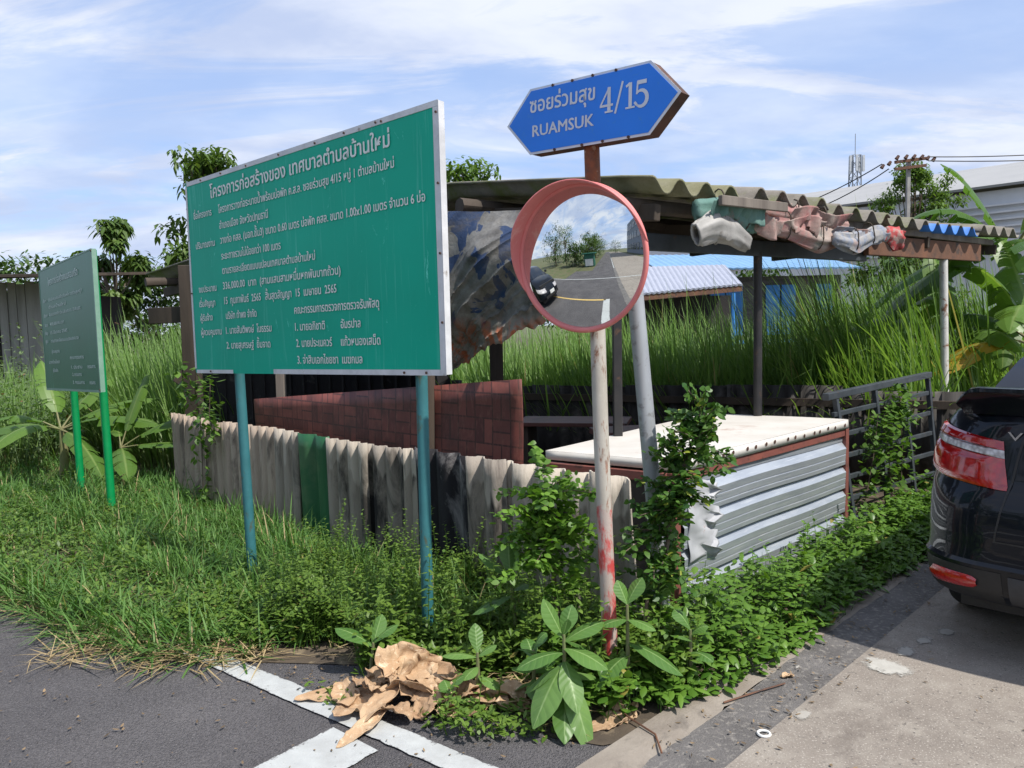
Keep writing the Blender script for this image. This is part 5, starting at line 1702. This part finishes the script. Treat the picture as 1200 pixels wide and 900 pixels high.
bigplant('young pale broad leaved plant in front of the tall one', (-.17, 3.08, 0), .20, [(1, 100, 65, .14, .05, .1), (.9, 185, 20, .17, .055, .25), (.9, 20, 40, .12, .05, .3), (.7, 240, 10, .12, .05, .3), (.5, 320, 5, .13, .05, .3)])
bigplant('broad leaved plant half buried in the creeper by the storage box', (.72, 3.12, 0), .26, rl(7, .15, .07, 0, 60, 40))
bigplant('small broad leaved seedling on the dried leaf heap', (-.28, 2.98, 0), .10, rl(5, .10, .05, 0, 50, 200))
bigplant('broad leaved plant between the rusty pole and the storage box post', (.60, 3.28, 0), .30, rl(8, .16, .075, -10, 60, 70))
bigplant('bushy broad leaved plant left of the largest plant', (.06, 3.0, 0), .24, rl(8, .14, .065, -10, 65, 150))
bigplant('low broad leaved plant beneath the tall one near the heap', (.30, 3.12, 0), .20, rl(6, .16, .07, -5, 50, 10))
small_leaf_mass('low_creeper', 'tiny low creeper spreading onto the asphalt before the big plant', [([(-.45, 2.95), (-.2, 2.72), (.1, 2.74), (.2, 2.9), (-.1, 3.05)], 460), ([(-.95, 3.2), (-.8, 3.02), (-.62, 3.05), (-.7, 3.2)], 60)], LF_WEED, .034, .10, cat='ground cover')

# ------------------------------------------------------------------ dried leaves
def dry_mat():
    g = G('dried_leaf')
    col = g.mix(g.range(g.noise(9, 7, .65, .8), .3, .7), (.58, .42, .265), (.38, .235, .13))
    col = g.mix(g.range(g.noise(34, 5, .7, .6, g.coords(loc=(2, 4, 1))), .55, .68), col, (.68, .55, .38))
    col = g.mix(g.range(g.noise(16, 6, .7, .4, g.coords(loc=(7, 3, 1))), .60, .70), col, (.14, .075, .045))
    oi = g.N.new('ShaderNodeObjectInfo')
    col = g.mix(g.range(oi.outputs['Random'], 0, 1, 0, .75), col, (.25, .145, .08))
    g.bump(g.noise(40, 7, .7, .7), .7, .008)
    return g.out(col, .8, 0, .25)


M_DRY = dry_mat()


def crumple(name, lab, parts, cat='dried leaves'):
    """each part is one dry curled leaf sheet: crumpled in all three directions"""
    from mathutils import noise as mn
    t = thing(name, lab, cat, parts[0][0])
    for (c, sx, sy, hz, rot, seed, *tilt) in parts:
        rs = random.Random(seed); mb = MB(); off = Vector((seed * 3.1, seed * 1.7, .3))
        tx, ty = tilt if tilt else (rs.uniform(-.25, .25), rs.uniform(-.2, .2))
        curl = rs.uniform(.3, 1.0); Mx = Matrix.Rotation(rot, 3, 'Z') @ Matrix.Rotation(tx, 3, 'X') @ Matrix.Rotation(ty, 3, 'Y')
        amp = min(sx, sy) * .42

        def fn(u, v):
            x = (u - .5) * 2; y = (v - .5) * 2
            w = (1 - abs(x) ** 2.2) ** .6 * (1 + .25 * mn.noise(Vector((x * 3, seed, y))))
            p = Vector((x * sx, y * sy * w, 0))
            q = Vector((x * 1.3, y * w * 1.3 * sy / sx, 0)) + off
            p += mn.noise_vector(q * 1.6) * amp * .85 + mn.noise_vector(q * 3.9) * amp * .42
            p.z = p.z * .9 + curl * hz * y * y * w + hz * .5 * math.sin(x * 2.2 + seed) - abs(y * w) * 0
            p = Mx @ p
            return (c[0] + p.x, c[1] + p.y, max(.008 + .004 * abs(x * y), c[2] + p.z))
        mb.grid(fn, 30, 18)
        mb.build('leaf', M_DRY, t, world=True, smooth=45, solid=.002)


heap = []
for k in range(20):
    a = k * 2.4; r_ = .235 * math.sqrt((k + .5) / 20)
    heap.append(((-.46 + r_ * 1.2 * math.cos(a), 3.08 + r_ * .75 * math.sin(a), .10 * (1 - r_ / .24) + .02), random.uniform(.08, .14), random.uniform(.045, .075), random.uniform(.015, .04), random.uniform(0, 6.3), k + 31, random.uniform(-.6, .6), random.uniform(-.4, .4)))
heap += [((-.50, 3.16, .13), .12, .08, .05, .4, 61, .9, .2), ((-.42, 3.10, .10), .12, .08, .04, 1.3, 62, .8, -.3), ((-.26, 3.03, .03), .13, .08, .03, .2, 63), ((-.15, 3.0, .02), .10, .06, .03, 1.1, 64), ((-.05, 3.06, .02), .11, .05, .03, 2.4, 65)]
crumple('dried_leaf_heap', 'crumpled heap of large dried brown leaves at the corner of the verge', heap)
crumple('dried_leaf', 'long flat dried brown leaf lying beside the white road line', [((-.78, 3.13, .006), .17, .045, .02, .28, 6)], 'dried leaf')
crumple('dried_leaf', 'torn dried leaf strip lying across the white road line', [((-.60, 2.84, .012), .15, .035, .018, .95, 7)], 'dried leaf')
crumple('dried_leaf', 'dried brown leaf litter clump under the big plants', [((-.10, 3.02, .01), .16, .09, .04, .1, 8), ((.08, 2.98, .01), .10, .06, .03, 2.0, 10)], 'dried leaf')
crumple('dried_leaf', 'dried brown leaf scrap under the drooping plant', [((.33, 2.84, .005), .09, .05, .03, .4, 12), ((.42, 2.92, .01), .07, .05, .03, 1.4, 13)], 'dried leaf')
crumple('dried_leaf', 'pale dried leaf among the straw by the end of the white line', [((-1.42, 3.62, .02), .09, .04, .02, .1, 15)], 'dried leaf')
# small litter
t = tag(MB().tube([(.905 + .022 * math.cos(a * .3), 2.745 + .022 * math.sin(a * .3), .010) for a in range(22)], .005, 6).build('plastic_ring', mat('white_plastic', (.75, .75, .72), None, 5, .4), smooth=True), 'small white plastic ring lying on the gutter strip', 'plastic ring')
crumple('dead_twig_clump', 'small dark dead leaf clump on the gutter edge', [((1.16, 3.20, .008), .03, .02, .012, .4, 21)], 'dead leaf')
for lab, pts in (('thin brown twig lying across the kerb strip', [(.36, 3.0, .02), (.42, 2.86, .024), (.50, 2.74, .02), (.50, 2.62, .018)]), ('dark twig lying along the gutter strip', [(.82, 2.98, .012), (1.0, 3.07, .014), (1.12, 3.13, .012)])):
    tag(MB().tube(pts, .004, 5).build('twig', M_WOODB), lab, 'twig')

# ------------------------------------------------------------------ banana plants
LF_BAN = leafmat('banana_leaf', (.045, .115, .022), (.15, .27, .05), (.42, .27, .03), .93, .38, .45, mid=(.24, .34, .10))
M_BSTEM = mat('banana_stem', (.16, .19, .07), (.20, .16, .08), 6, .7, stretch=(1, 1, .2))
BAN = [.35, .75, .95, 1.0, 1.0, .98, .95, .88, .72, .45, .05]


def banana(lab, loc, h, leaves, group):
    t = thing('banana_plant', lab, 'banana plant', loc, 0, group); x, y, z = loc
    q = MB(); q.tube([(x, y, 0), (x + .02, y, h * .6), (x, y, h)], [.085 * min(1, h), .07 * min(1, h), .035 * min(1, h)], 10); q.build('pseudo_stem', M_BSTEM, t, world=True, smooth=True)
    for az, el, L_, w, dr, rv in leaves:
        a, e = R(az), R(el)
        k = Leaves(); D = np.array([[math.cos(a) * math.cos(e), math.sin(a) * math.cos(e), math.sin(e)]]); S = np.array([[-math.sin(a), math.cos(a), 0]])
        # petiole
        pl = .22 * L_
        b = np.array([[x, y, h * .95]])
        p2 = b + D * pl
        q = MB(); q.tube([tuple(b[0]), tuple(p2[0])], [.022 * min(1, h), .014 * min(1, h)], 6)
        # blade in many strips so that the edge is torn
        nst = 46; tt = np.linspace(0, 1, nst + 1)
        sp = p2 + D * (L_ * tt)[:, None] + np.array([0, 0, -1]) * (dr * L_ * tt ** 2)[:, None]
        V = MB()
        for sgn in (-1, 1):
            drop = 0.
            for i in range(nst):
                if random.random() < .20: drop = random.uniform(0, .35)
                ww = np.interp([tt[i], tt[i + 1]], np.linspace(0, 1, len(BAN)), BAN) * w * .5
                tanv = (sp[i + 1] - sp[i]); tanv = tanv / np.linalg.norm(tanv)
                out = S[0] * sgn * .93 + tanv * .25 + np.array([0, 0, .22 - drop])
                out = out / np.linalg.norm(out)
                gap = .12 if random.random() < .10 else .0
                for j, (f0, f1) in enumerate(((0, .12), (.12, .55), (.55, 1.))):
                    def pt(r_, f_): return sp[i + r_] + (out + np.array([0, 0, -.35 * f_ - drop * f_ * .6])) * ww[r_] * f_ + (sp[i] - sp[i + 1]) * (gap * f_ if r_ else 0)
                    k.V.append(np.array([pt(0, f0), pt(1, f0), pt(1, f1), pt(0, f1)])); k.F.append(np.array([[0, 1, 2, 3]]) + k.o); k.o += 4
                    k.R.append(np.full(4, min(1., rv + .0))); k.X.append(np.array([f0, f0, f1, f1])); k.T.append(np.full(4, tt[i]))
        o = k.build('leaf', LF_BAN, t, world=True)
        q.build('petiole', M_BSTEM, o, world=True)


GB = 'banana plants at the right edge'
banana('tall banana plant behind the shed post with long arching leaves', (5.95, 9.2, 0), 2.35, [(176, 48, 1.45, .46, .62, .35), (150, 66, 1.5, .42, .35, .5), (215, 30, 1.5, .5, .8, .45), (250, 15, 1.5, .48, .7, .3), (195, 2, 1.5, .48, .6, .4), (280, 50, 1.5, .48, .8, .4), (20, 45, 1.6, .5, .7, .4), (320, -35, 1.2, .4, .4, .98), (150, 5, 1.4, .42, .7, .25), (235, -35, 1.2, .38, .4, .5)], GB)
banana('banana plant nearest the car with yellowing leaves', (5.6, 8.15, 0), 1.25, [(170, 62, 1.5, .45, .5, .7), (225, 42, 1.4, .45, .7, .85), (260, 55, 1.4, .42, .6, .6), (140, 38, 1.4, .45, .8, .45), (195, 12, 1.2, .40, .5, .95), (300, 30, 1.3, .42, .7, .5), (210, -30, .9, .3, .3, .99), (100, 70, 1.5, .42, .3, .75)], GB)
banana('shorter banana plant between the shed post and taller bananas', (5.05, 8.75, 0), 1.2, [(150, 40, 1.2, .4, .6, .5), (220, 55, 1.3, .42, .6, .7), (270, 30, 1.1, .38, .6, .8), (185, 15, 1.0, .36, .5, .55), (100, 75, 1.3, .4, .3, .7), (20, 40, 1.2, .4, .6, .4)], GB)
GB2 = 'young banana plants at the far left'
banana('young banana plant spreading leaves below the dark green board', (-4.8, 8.1, 0), .58, [(160, 8, .95, .28, .25, .75), (135, 60, .95, .26, .30, .9), (195, 30, .85, .24, .7, .6), (20, 30, .9, .27, .30, .8), (350, 18, 1.05, .28, .35, .65), (60, 50, .8, .24, .3, .8), (250, 20, .7, .24, .6, .75), (320, -5, .8, .25, .4, .55)], GB2)
banana('young banana plant right of the dark green posts', (-3.98, 7.72, 0), .42, [(15, 32, .95, .24, .35, .7), (355, 8, .85, .24, .2, .6), (60, 68, .8, .2, .2, .9), (300, 5, .7, .22, .4, .6), (120, 40, .7, .22, .4, .7)], GB2)
# ------------------------------------------------------------------ black sedan
M_BODY = mat('black_car_paint', (.0045, .006, .010), (.006, .008, .012), 3, .3, spec=.12, coat=.5)
M_BODY.node_tree.nodes['Principled BSDF'].inputs['Coat Roughness'].default_value = .03
M_TRIM = mat('black_plastic', (.016, .016, .017), (.022, .021, .021), 30, .55)
M_DIFF = mat('dark_grey_plastic', (.045, .045, .048), (.035, .035, .037), 25, .6)
M_GLASS = mat('dark_window_glass', (.012, .014, .017), None, 3, .04, spec=.8)
M_CHROME = mat('chrome', (.75, .76, .78), None, 3, .12, 1.0)
M_TYRE = mat('tyre_rubber', (.02, .02, .02), (.03, .029, .028), 20, .85)
M_RIM = mat('alloy_rim', (.45, .46, .48), None, 4, .3, .9)


def lamp_mat(name, base, dark, rows):
    g = G(name)
    v = g.N.new('ShaderNodeTexVoronoi'); v.inputs['Scale'].default_value = rows; g.L.new(g.coords((1, 1.2, 1)), v.inputs['Vector'])
    col = g.mix(g.range(v.outputs['Distance'], .2, .75), base, dark)
    g.bump(v.outputs['Distance'], .22, .004)
    m = g.out(col, .12, 0, .6, 1.0)
    return m


M_REDL = lamp_mat('red_lamp_lens', (.46, .010, .010), (.30, .005, .006), 30)
M_REDT = mat('red_lamp_top', (.36, .006, .006), (.30, .006, .008), 12, .1, coat=1.0)
M_CLEAR = lamp_mat('clear_lamp_lens', (.60, .58, .58), (.30, .27, .27), 46)
M_REFL = lamp_mat('red_reflector', (.50, .015, .012), (.38, .009, .009), 60)
LEV = [  # z, xr, hw, rear corner radius, front x
    (.25, .30, .70, .22, 4.10), (.262, .16, .78, .28, 4.22), (.285, .07, .825, .31, 4.30), (.33, .035, .842, .32, 4.36), (.42, .018, .850, .32, 4.40), (.452, .012, .852, .32, 4.40),
    (.466, .030, .845, .32, 4.40), (.50, .034, .845, .33, 4.40), (.60, .032, .847, .34, 4.39), (.70, .042, .850, .36, 4.37), (.775, .066, .851, .38, 4.34),
    (.80, .082, .850, .39, 4.32), (.90, .098, .845, .40, 4.26), (1.0, .112, .825, .40, 4.16), (1.05, .122, .800, .39, 4.1), (1.09, .135, .77, .37, 4.05), (1.115, .165, .735, .35, 4.0)]


def lev(z):
    for a, b in zip(LEV, LEV[1:]):
        if z <= b[0]:
            t = max(0, (z - a[0]) / (b[0] - a[0])); return [a[i] + (b[i] - a[i]) * t for i in range(5)]
    return list(LEV[-1])


def hood_z(x):
    return 1.2 if x < 2.9 else 1.2 - .16 * min(1, (x - 2.9) / .35) - .24 * max(0, (x - 3.25) / 1.1) ** 1.5


def body_pt(t, z, off=0.):
    """t: 0 rear centre .. 1 front centre along the LEFT side; off: outward"""
    _, xr, hw, rr, xf = lev(z)
    bow = .055
    # pieces by t: rear [0,.2], rear corner [.2,.4], side [.4,.75], front corner [.75,.88], front [.88,1]
    rf = .5
    if t < .2:
        y = (hw - rr) * t / .2; x = xr + bow * (y / hw) ** 2; nx, ny = -1, .1 * y
    elif t < .4:
        a = (t - .2) / .2 * math.pi / 2; b0 = bow * ((hw - rr) / hw) ** 2
        rx = rr * .80
        x = xr + b0 + rx * (1 - math.cos(a)); y = hw - rr + rr * math.sin(a); nx, ny = -math.cos(a) * rr, math.sin(a) * rx
    elif t < .75:
        x0 = xr + bow * ((hw - rr) / hw) ** 2 + rr * .80
        x = x0 + (xf - rf - x0) * (t - .4) / .35; y = hw; nx, ny = 0, 1
    elif t < .88:
        a = (t - .75) / .13 * math.pi / 2
        x = xf - rf + rf * math.sin(a) * .9; y = hw - .45 + .45 * math.cos(a); nx, ny = math.sin(a), math.cos(a)
    else:
        y = (hw - .45) * (1 - (t - .88) / .12); x = xf - rf * .1 + .05 * (1 - (y / max(.01, hw - .45)) ** 2); nx, ny = 1, 0
    n_ = math.hypot(nx, ny) or 1
    zz = z
    if x > 2.9 and z > .5:
        zm = hood_z(x); zz = .5 + (z - .5) * min(1, (zm - .5) / (1.115 - .5))
    return (x + nx / n_ * off, y + ny / n_ * off, zz)


def arch(x, z, cx):   # wheel arch: push points out of the wheel circle
    return (x - cx) ** 2 + (z - .30) ** 2 < .345 ** 2


def make_car(lab, O, rz, group=None):
    car = thing('parked_car', lab, 'car', O, rz, group)
    TS = [i / 10 * .2 for i in range(10)] + [.2 + i / 14 * .2 for i in range(14)] + [.4 + i / 40 * .35 for i in range(40)] + [.75 + i / 8 * .13 for i in range(8)] + [.88 + i / 6 * .12 for i in range(7)]
    ZS = []
    for a, b in zip(LEV, LEV[1:]):
        k = max(1, round((b[0] - a[0]) / .035))
        ZS += [a[0] + (b[0] - a[0]) * i / k for i in range(k)]
    ZS.append(LEV[-1][0])
    mb = MB()
    for sgn in (1, -1):
        V = [[body_pt(t, z) for t in TS] for z in ZS]
        idx = {}
        for j, z in enumerate(ZS):
            for i, t in enumerate(TS):
                idx[(j, i)] = len(mb.v); mb.v.append((V[j][i][0], sgn * V[j][i][1], V[j][i][2]))
        for j in range(len(ZS) - 1):
            for i in range(len(TS) - 1):
                c = np.mean([V[j][i], V[j + 1][i + 1]], 0)
                if .4 <= TS[i] < .75 and (arch(c[0], c[2], .86) or arch(c[0], c[2], 3.42)): continue
                mb.f.append((idx[(j, i)], idx[(j, i + 1)], idx[(j + 1, i + 1)], idx[(j + 1, i)])); mb.mi.append(0)
    # deck and bonnet: rows of the top ring joined across, crowned
    n = 8; top = [body_pt(t, LEV[-1][0]) for t in TS]
    for i in range(len(TS) - 1):
        for k in range(n):
            y0, y1 = -1 + 2 * k / n, -1 + 2 * (k + 1) / n
            def q(p, f): return (p[0], p[1] * f, p[2] + .035 * (1 - f * f))
            o = len(mb.v); mb.v += [q(top[i], y0), q(top[i], y1), q(top[i + 1], y1), q(top[i + 1], y0)]; mb.f.append((o, o + 1, o + 2, o + 3)); mb.mi.append(0)
    mb.build('body', M_BODY, car, smooth=38, weld=True)
    # underbody and arch liners
    mb = MB(); mb.box((2.25, 0, .27), (3.7, 1.30, .22)); mb.box((.42, 0, .27), (.30, 1.40, .16)); mb.box((2.2, 0, .6), (3.9, 1.24, .5)); mb.build('underbody', M_TRIM, car)
    # lower bumper: matte black surround, grey centre piece
    mb = MB(); mb.grid(lambda u, v: body_pt(.185 + .165 * u, .29 + .145 * v, .006 if 0 < v < 1 and 0 < u < 1 else .002), 10, 6)
    bl_ = mb.build('bumper_insert', M_TRIM, car, smooth=True)
    mb = MB(); mb.grid(lambda u, v: (lambda p: (p[0], p[1] * (1 - 0), p[2]))(body_pt(abs(u - .5) * 2 * .175, .275 + .15 * v, .010 if 0 < v < 1 else .003)) if u >= .5 else (lambda p: (p[0], -p[1], p[2]))(body_pt(abs(u - .5) * 2 * .175, .275 + .15 * v, .010 if 0 < v < 1 else .003)), 20, 6)
    mb.build('diffuser', M_DIFF, car, smooth=True)
    for sgn in (1, -1):
        S_g = lambda p: (p[0], sgn * p[1], p[2])
        mb = MB()

        def refl(u, v):
            r_ = .5 + .5 * math.sqrt(max(0, 1 - (2 * u - 1) ** 6)); zc = .374 - .012 * u
            return S_g(body_pt(.222 + .10 * u, zc + (v - .5) * .075 * r_ * (.75 + .25 * u if u < .9 else 1), .020 - .012 * abs(2 * v - 1) ** 3))
        mb.grid(refl, 14, 6); mb.build('reflector', M_REFL, car, smooth=True)
        # tail lamp: three lenses following the body surface
        t0, t1 = .207, .378

        def zt(u): return .992 + .056 * u ** .9          # top edge (u 0 inner .. 1 outer)
        def zb(u): return .785 + .035 * u + .06 * max(0, u - .7)

        def lens(f0, f1, bulge):
            def fn(u, v):
                f_ = f0 + (f1 - f0) * v
                tt = t0 + (t1 - t0) * u + .02 * f_ * (1 - u)
                e = min(1, 6 * min(u, 1 - u), 5 * min(v, 1 - v) + .35)
                return S_g(body_pt(tt, zb(u) + (zt(u) - zb(u)) * f_, .004 + bulge * e))
            return fn
        lm = None
        for f0, f1, m, nm, b_ in ((0, .64, M_REDL, 'lower_lens', .020), (.645, .81, M_CLEAR, 'clear_lens', .016), (.815, 1, M_REDT, 'upper_lens', .022)):
            mb = MB(); mb.grid(lens(f0, f1, b_), 18, 8)
            if lm is None:
                lm = mb.build('tail_lamp', m, car, smooth=True)
            else:
                mb.build(nm, m, lm, smooth=True)
        # head lamp
        mb = MB(); mb.grid(lambda u, v: S_g(body_pt(.77 + .12 * u, .70 + .19 * v - .05 * u * (1 - v), .012)), 10, 5); mb.build('head_lamp', M_CLEAR, car, smooth=True)
        # side shut lines as thin dark gaps
        mb = MB(); mb.grid(lambda u, v: S_g(body_pt(.203 + .003 * u, .56 + .52 * v, .002)), 1, 12)
        mb.grid(lambda u, v: S_g(body_pt(.203 * u, .56 + .008 * v, .003)), 8, 1)
        mb.build('boot_gap', M_TRIM, car)
        for xd in (1.38, 2.28, 3.05):
            pass
        mb = MB(); mb.grid(lambda u, v: S_g(body_pt(.585 + .0012 * u, .36 + .72 * v, .002)), 1, 10); mb.grid(lambda u, v: S_g(body_pt(.668 + .0012 * u, .36 + .72 * v, .002)), 1, 10); mb.grid(lambda u, v: S_g(body_pt(.512 + .0012 * u, .62 + .46 * v, .002)), 1, 10)
        mb.build('door_gap', M_TRIM, car)
        for tdoor in (.53, .62):
            mb = MB(); mb.grid(lambda u, v: S_g(body_pt(tdoor + .015 * u, .86 + .025 * v, .02 * math.sin(math.pi * u))), 6, 2); mb.build('door_handle', M_BODY, car, smooth=True)
        # wheels
        for cx in (.86, 3.42):
            mb = MB()
            pr = [(.20, -.09), (.285, -.10), (.303, -.07), (.305, 0), (.303, .07), (.285, .10), (.20, .09)]
            mb.grid(lambda u, v: (cx + pr[round(v * 6)][0] * math.cos(6.2832 * u), sgn * .755 + pr[round(v * 6)][1], .305 + pr[round(v * 6)][0] * math.sin(6.2832 * u)), 40, 6)
            wh = thing_part('wheel', mb, M_TYRE, car)
            mb = MB(); yo = sgn * .845
            mb.grid(lambda u, v: (cx + (.20 - .012 * v) * math.cos(6.2832 * u), yo - sgn * .12 * v, .305 + (.20 - .012 * v) * math.sin(6.2832 * u)), 40, 1)
            for k in range(7):
                a = k * 6.2832 / 7; mb.beam((cx + .02 * math.cos(a), yo - sgn * .02, .305 + .02 * math.sin(a)), (cx + .195 * math.cos(a), yo - sgn * .01, .305 + .195 * math.sin(a)), .02, .045, (0, 1, 0))
            mb.tube([(cx, yo - sgn * .06, .305), (cx, yo - sgn * .005, .305)], .045, 14)
            mb.build('rim', M_RIM, wh)
        mb = MB(); mb.tube([(3.0, sgn * .80, 1.08), (3.0, sgn * .93, 1.10)], [.02, .03], 8); mb.box((2.98, sgn * .96, 1.13), (.10, .17, .12)); mb.build('wing_mirror', M_BODY, car, bevel=.03)
    # greenhouse
    PR = [(.36, 1.115, .690), (.78, 1.335, .600), (1.18, 1.445, .540), (1.75, 1.475, .545), (2.35, 1.455, .535), (2.62, 1.41, .53), (3.02, 1.20, .63), (3.32, 1.075, .70)]

    def gh(i, v):
        x, z, w = PR[i]
        return (x, w * v, z - .025 * v * v)
    mb = MB()
    mb.grid(lambda u, v: gh(round(u * 7), 2 * v - 1), 7, 10, lambda u, v: 0 if 2 / 7 < u < 5 / 7 or abs(2 * v - 1) > .8 else 1)
    # side glass: from roof edge down to belt
    for sgn in (1, -1):
        def side(u, v):
            i = round(u * 7); x, z, w = PR[i]; top = (x, sgn * w, z - .025)
            xb = .36 + (3.32 - .36) * u; bot = (xb, sgn * .705, 1.075 if u > .05 else 1.09)
            return tuple(top[k] * (1 - v) + bot[k] * v for k in range(3))
        mb.grid(side, 7, 4, lambda u, v: 1 if (.20 < u < .85 and .05 < v and not (.45 < u < .5)) else 0)
    mb.build('cabin', [M_BODY, M_GLASS], car, smooth=30, weld=True)
    # boot spoiler
    mb = MB()
    SECT = [(.245, 1.128), (.20, 1.172), (.12, 1.215), (.045, 1.236), (.012, 1.232), (.010, 1.215), (.05, 1.180), (.10, 1.150), (.135, 1.105)]

    def sp(u, v):
        y = (2 * u - 1); a = abs(y); x, z = SECT[round(v * 8)]
        end = max(0, (a - .86) / .14)
        zz = z - .07 * end ** 2 * (z - 1.09) / .14 - .008 * a * a
        return (x + .085 * a ** 2.6 + .05 * end ** 2, y * .705, zz)
    mb.grid(sp, 40, 8)
    mb.build('spoiler', M_BODY, car, smooth=50)
    # lettering and number plate recess
    P, F = text_geo('VIOS', 0, .20, 0, .052)
    mb = MB(); mb.add([(lev(1.012)[1] + .055 * ((.497 - a) / .84) ** 2 - .008, .497 - a, 1.0 + b) for a, b in P], F)
    mb.build('boot_lettering', M_CHROME, car, solid=.003)
    mb = MB(); mb.box((.055, 0, .70), (.05, .36, .12)); mb.build('number_plate', mat('plate_white', (.7, .7, .68), None, 4, .5), car, bevel=.004)
    mb = MB(); mb.box((4.44, 0, .52), (.03, .36, .13)); mb.build('number_plate', mat('plate_white', (.7, .7, .68)), car, bevel=.004)
    mb = MB(); mb.grid(lambda u, v: (4.43 - .02 * abs(2 * u - 1), (2 * u - 1) * .55, .36 + .10 * v), 10, 2); mb.build('grille', M_TRIM, car)
    return car


def thing_part(name, mb, m, parent):
    return mb.build(name, m, parent, smooth=40)


car1 = make_car('black sedan parked on the concrete soi, its rear with red tail lamp showing', (2.39, 2.835, 0), math.atan2(.704, .71))
# a second dark car, seen only in the convex mirror
car2 = copy_tree(car1)
tag(car2, 'dark car seen only reflected at the left edge of the round mirror', 'car')
CAR2 = ((-7.4, 5.7, 0), math.atan2(-.604, .797))
car2.location = CAR2[0]; car2.rotation_euler = (0, 0, CAR2[1])
car2.matrix_basis = Matrix.Translation(CAR2[0]) @ Matrix.Rotation(CAR2[1], 4, 'Z')

# ------------------------------------------------------------------ what the mirror reflects across the street
def gpt(u, n): return tuple(U * u + NB * n)


tag(thing('office_block', 'grey building with rows of windows reflected at the right of the round mirror', 'building', gpt(-30, 9)))
ob = bpy.data.objects['office_block']; ob.rotation_euler = (0, 0, math.atan2(.704, .71)); ob.matrix_basis = Matrix.Translation(gpt(-30, 9)) @ Matrix.Rotation(math.atan2(.704, .71), 4, 'Z')
mb = MB(); mb.box((0, -2, 6), (22, 9, 12)); mb.build('wall', mat('grey_render', (.26, .28, .32), (.22, .24, .27), .5, .8), ob)
M_WIN = mat('window_pane', (.03, .04, .06), None, 3, .1)
for fl in range(3):
    for k in range(7):
        mb = MB(); mb.box((-9 + k * 3, 2.55, 2.2 + fl * 3.6), (1.9, .12, 1.9)); mb.build('window', M_WIN, ob)
for k, (u_, n_, h_, cx) in enumerate(((-11.5, -7.5, 3.0, 2.2), (-15, -6.2, 4.2, 2.4), (-19, -6.6, 5.6, 2.6), (-24, -5.8, 5.0, 2.6), (-30, -6.5, 6.5, 3), (-37, -5.5, 6, 3.4), (-13, -13, 6.5, 3.2), (-20, -14, 8.0, 3.6), (-46, 1.5, 5, 4.5))):
    x, y, _ = gpt(u_, n_)
    tree('tree', ['low bushy tree nearest the crossing, reflected in the mirror', 'second tree reflected along the road in the mirror', 'third taller tree reflected along the road in the mirror', 'fourth tree reflected along the road in the mirror', 'fifth tree reflected farther along the road', 'far tree reflected near the end of the road', 'tall tree behind the nearest reflected trees', 'tallest tree behind the reflected row', 'distant round tree closing the reflected road'][k], (x, y, 0), h_, (cx, cx), 1500, .32, LF_TREE if k % 2 else LF_FAR, 24, .4, .12, 50 + k, 'trees reflected in the mirror', .45)
kx = thing('roadside_kiosk', 'small green kiosk with white board reflected in the round mirror', 'kiosk', gpt(-10.2, -4.6), math.atan2(.704, .71))
mb = MB(); mb.box((0, 0, .75), (1.2, 1.4, 1.5)); mb.build('wall', mat('kiosk_green', (.02, .12, .08), None, 4, .6), kx)
mb = MB(); mb.box((.1, 0, 1.56), (1.7, 1.9, .1)); mb.build('roof', mat('kiosk_roof', (.03, .16, .11), None, 4, .5), kx)
mb = MB(); mb.box((.66, 0, .5), (.05, 1.1, .8)); mb.build('white_board', mat('plate_white', (.7, .7, .68)), kx)
# crumbs of leaf and grit scattered on the paving
BITS = Leaves()
P = np.vstack([scatter([(-2.6, 3.6), (-1.2, 1.6), (.2, 2.3), (-.2, 2.9), (-1.2, 3.4)], 170), scatter([tuple(wpt(2.2, -1.6)[:2]), tuple(wpt(7, -1.6)[:2]), tuple(wpt(7, -1.25)[:2]), tuple(wpt(2.2, -1.25)[:2])], 420), scatter([tuple(wpt(2.0, -1.3)[:2]), tuple(wpt(4.5, -1.3)[:2]), tuple(wpt(4.5, 1.0)[:2]), tuple(wpt(2.0, 1.0)[:2])], 90), scatter([(-1.2, 3.4), (-.9, 3.2), (.2, 2.7), (.3, 2.85), (-.6, 3.4)], 260)])
D, S = dirs(len(P), -2, 20)
BITS.add(z3(P, .013), D, S, RNG.uniform(.006, .03, len(P)), RNG.uniform(.004, .012, len(P)), OVALQ, 0, .15, None, 2)
tag(BITS.build('leaf_litter', leafmat('litter', (.06, .045, .03), (.30, .21, .12), None, 1, .8, .1)), kind='stuff', label='crumbs of dead leaf and grit scattered on the paving', cat='litter')
#PART5
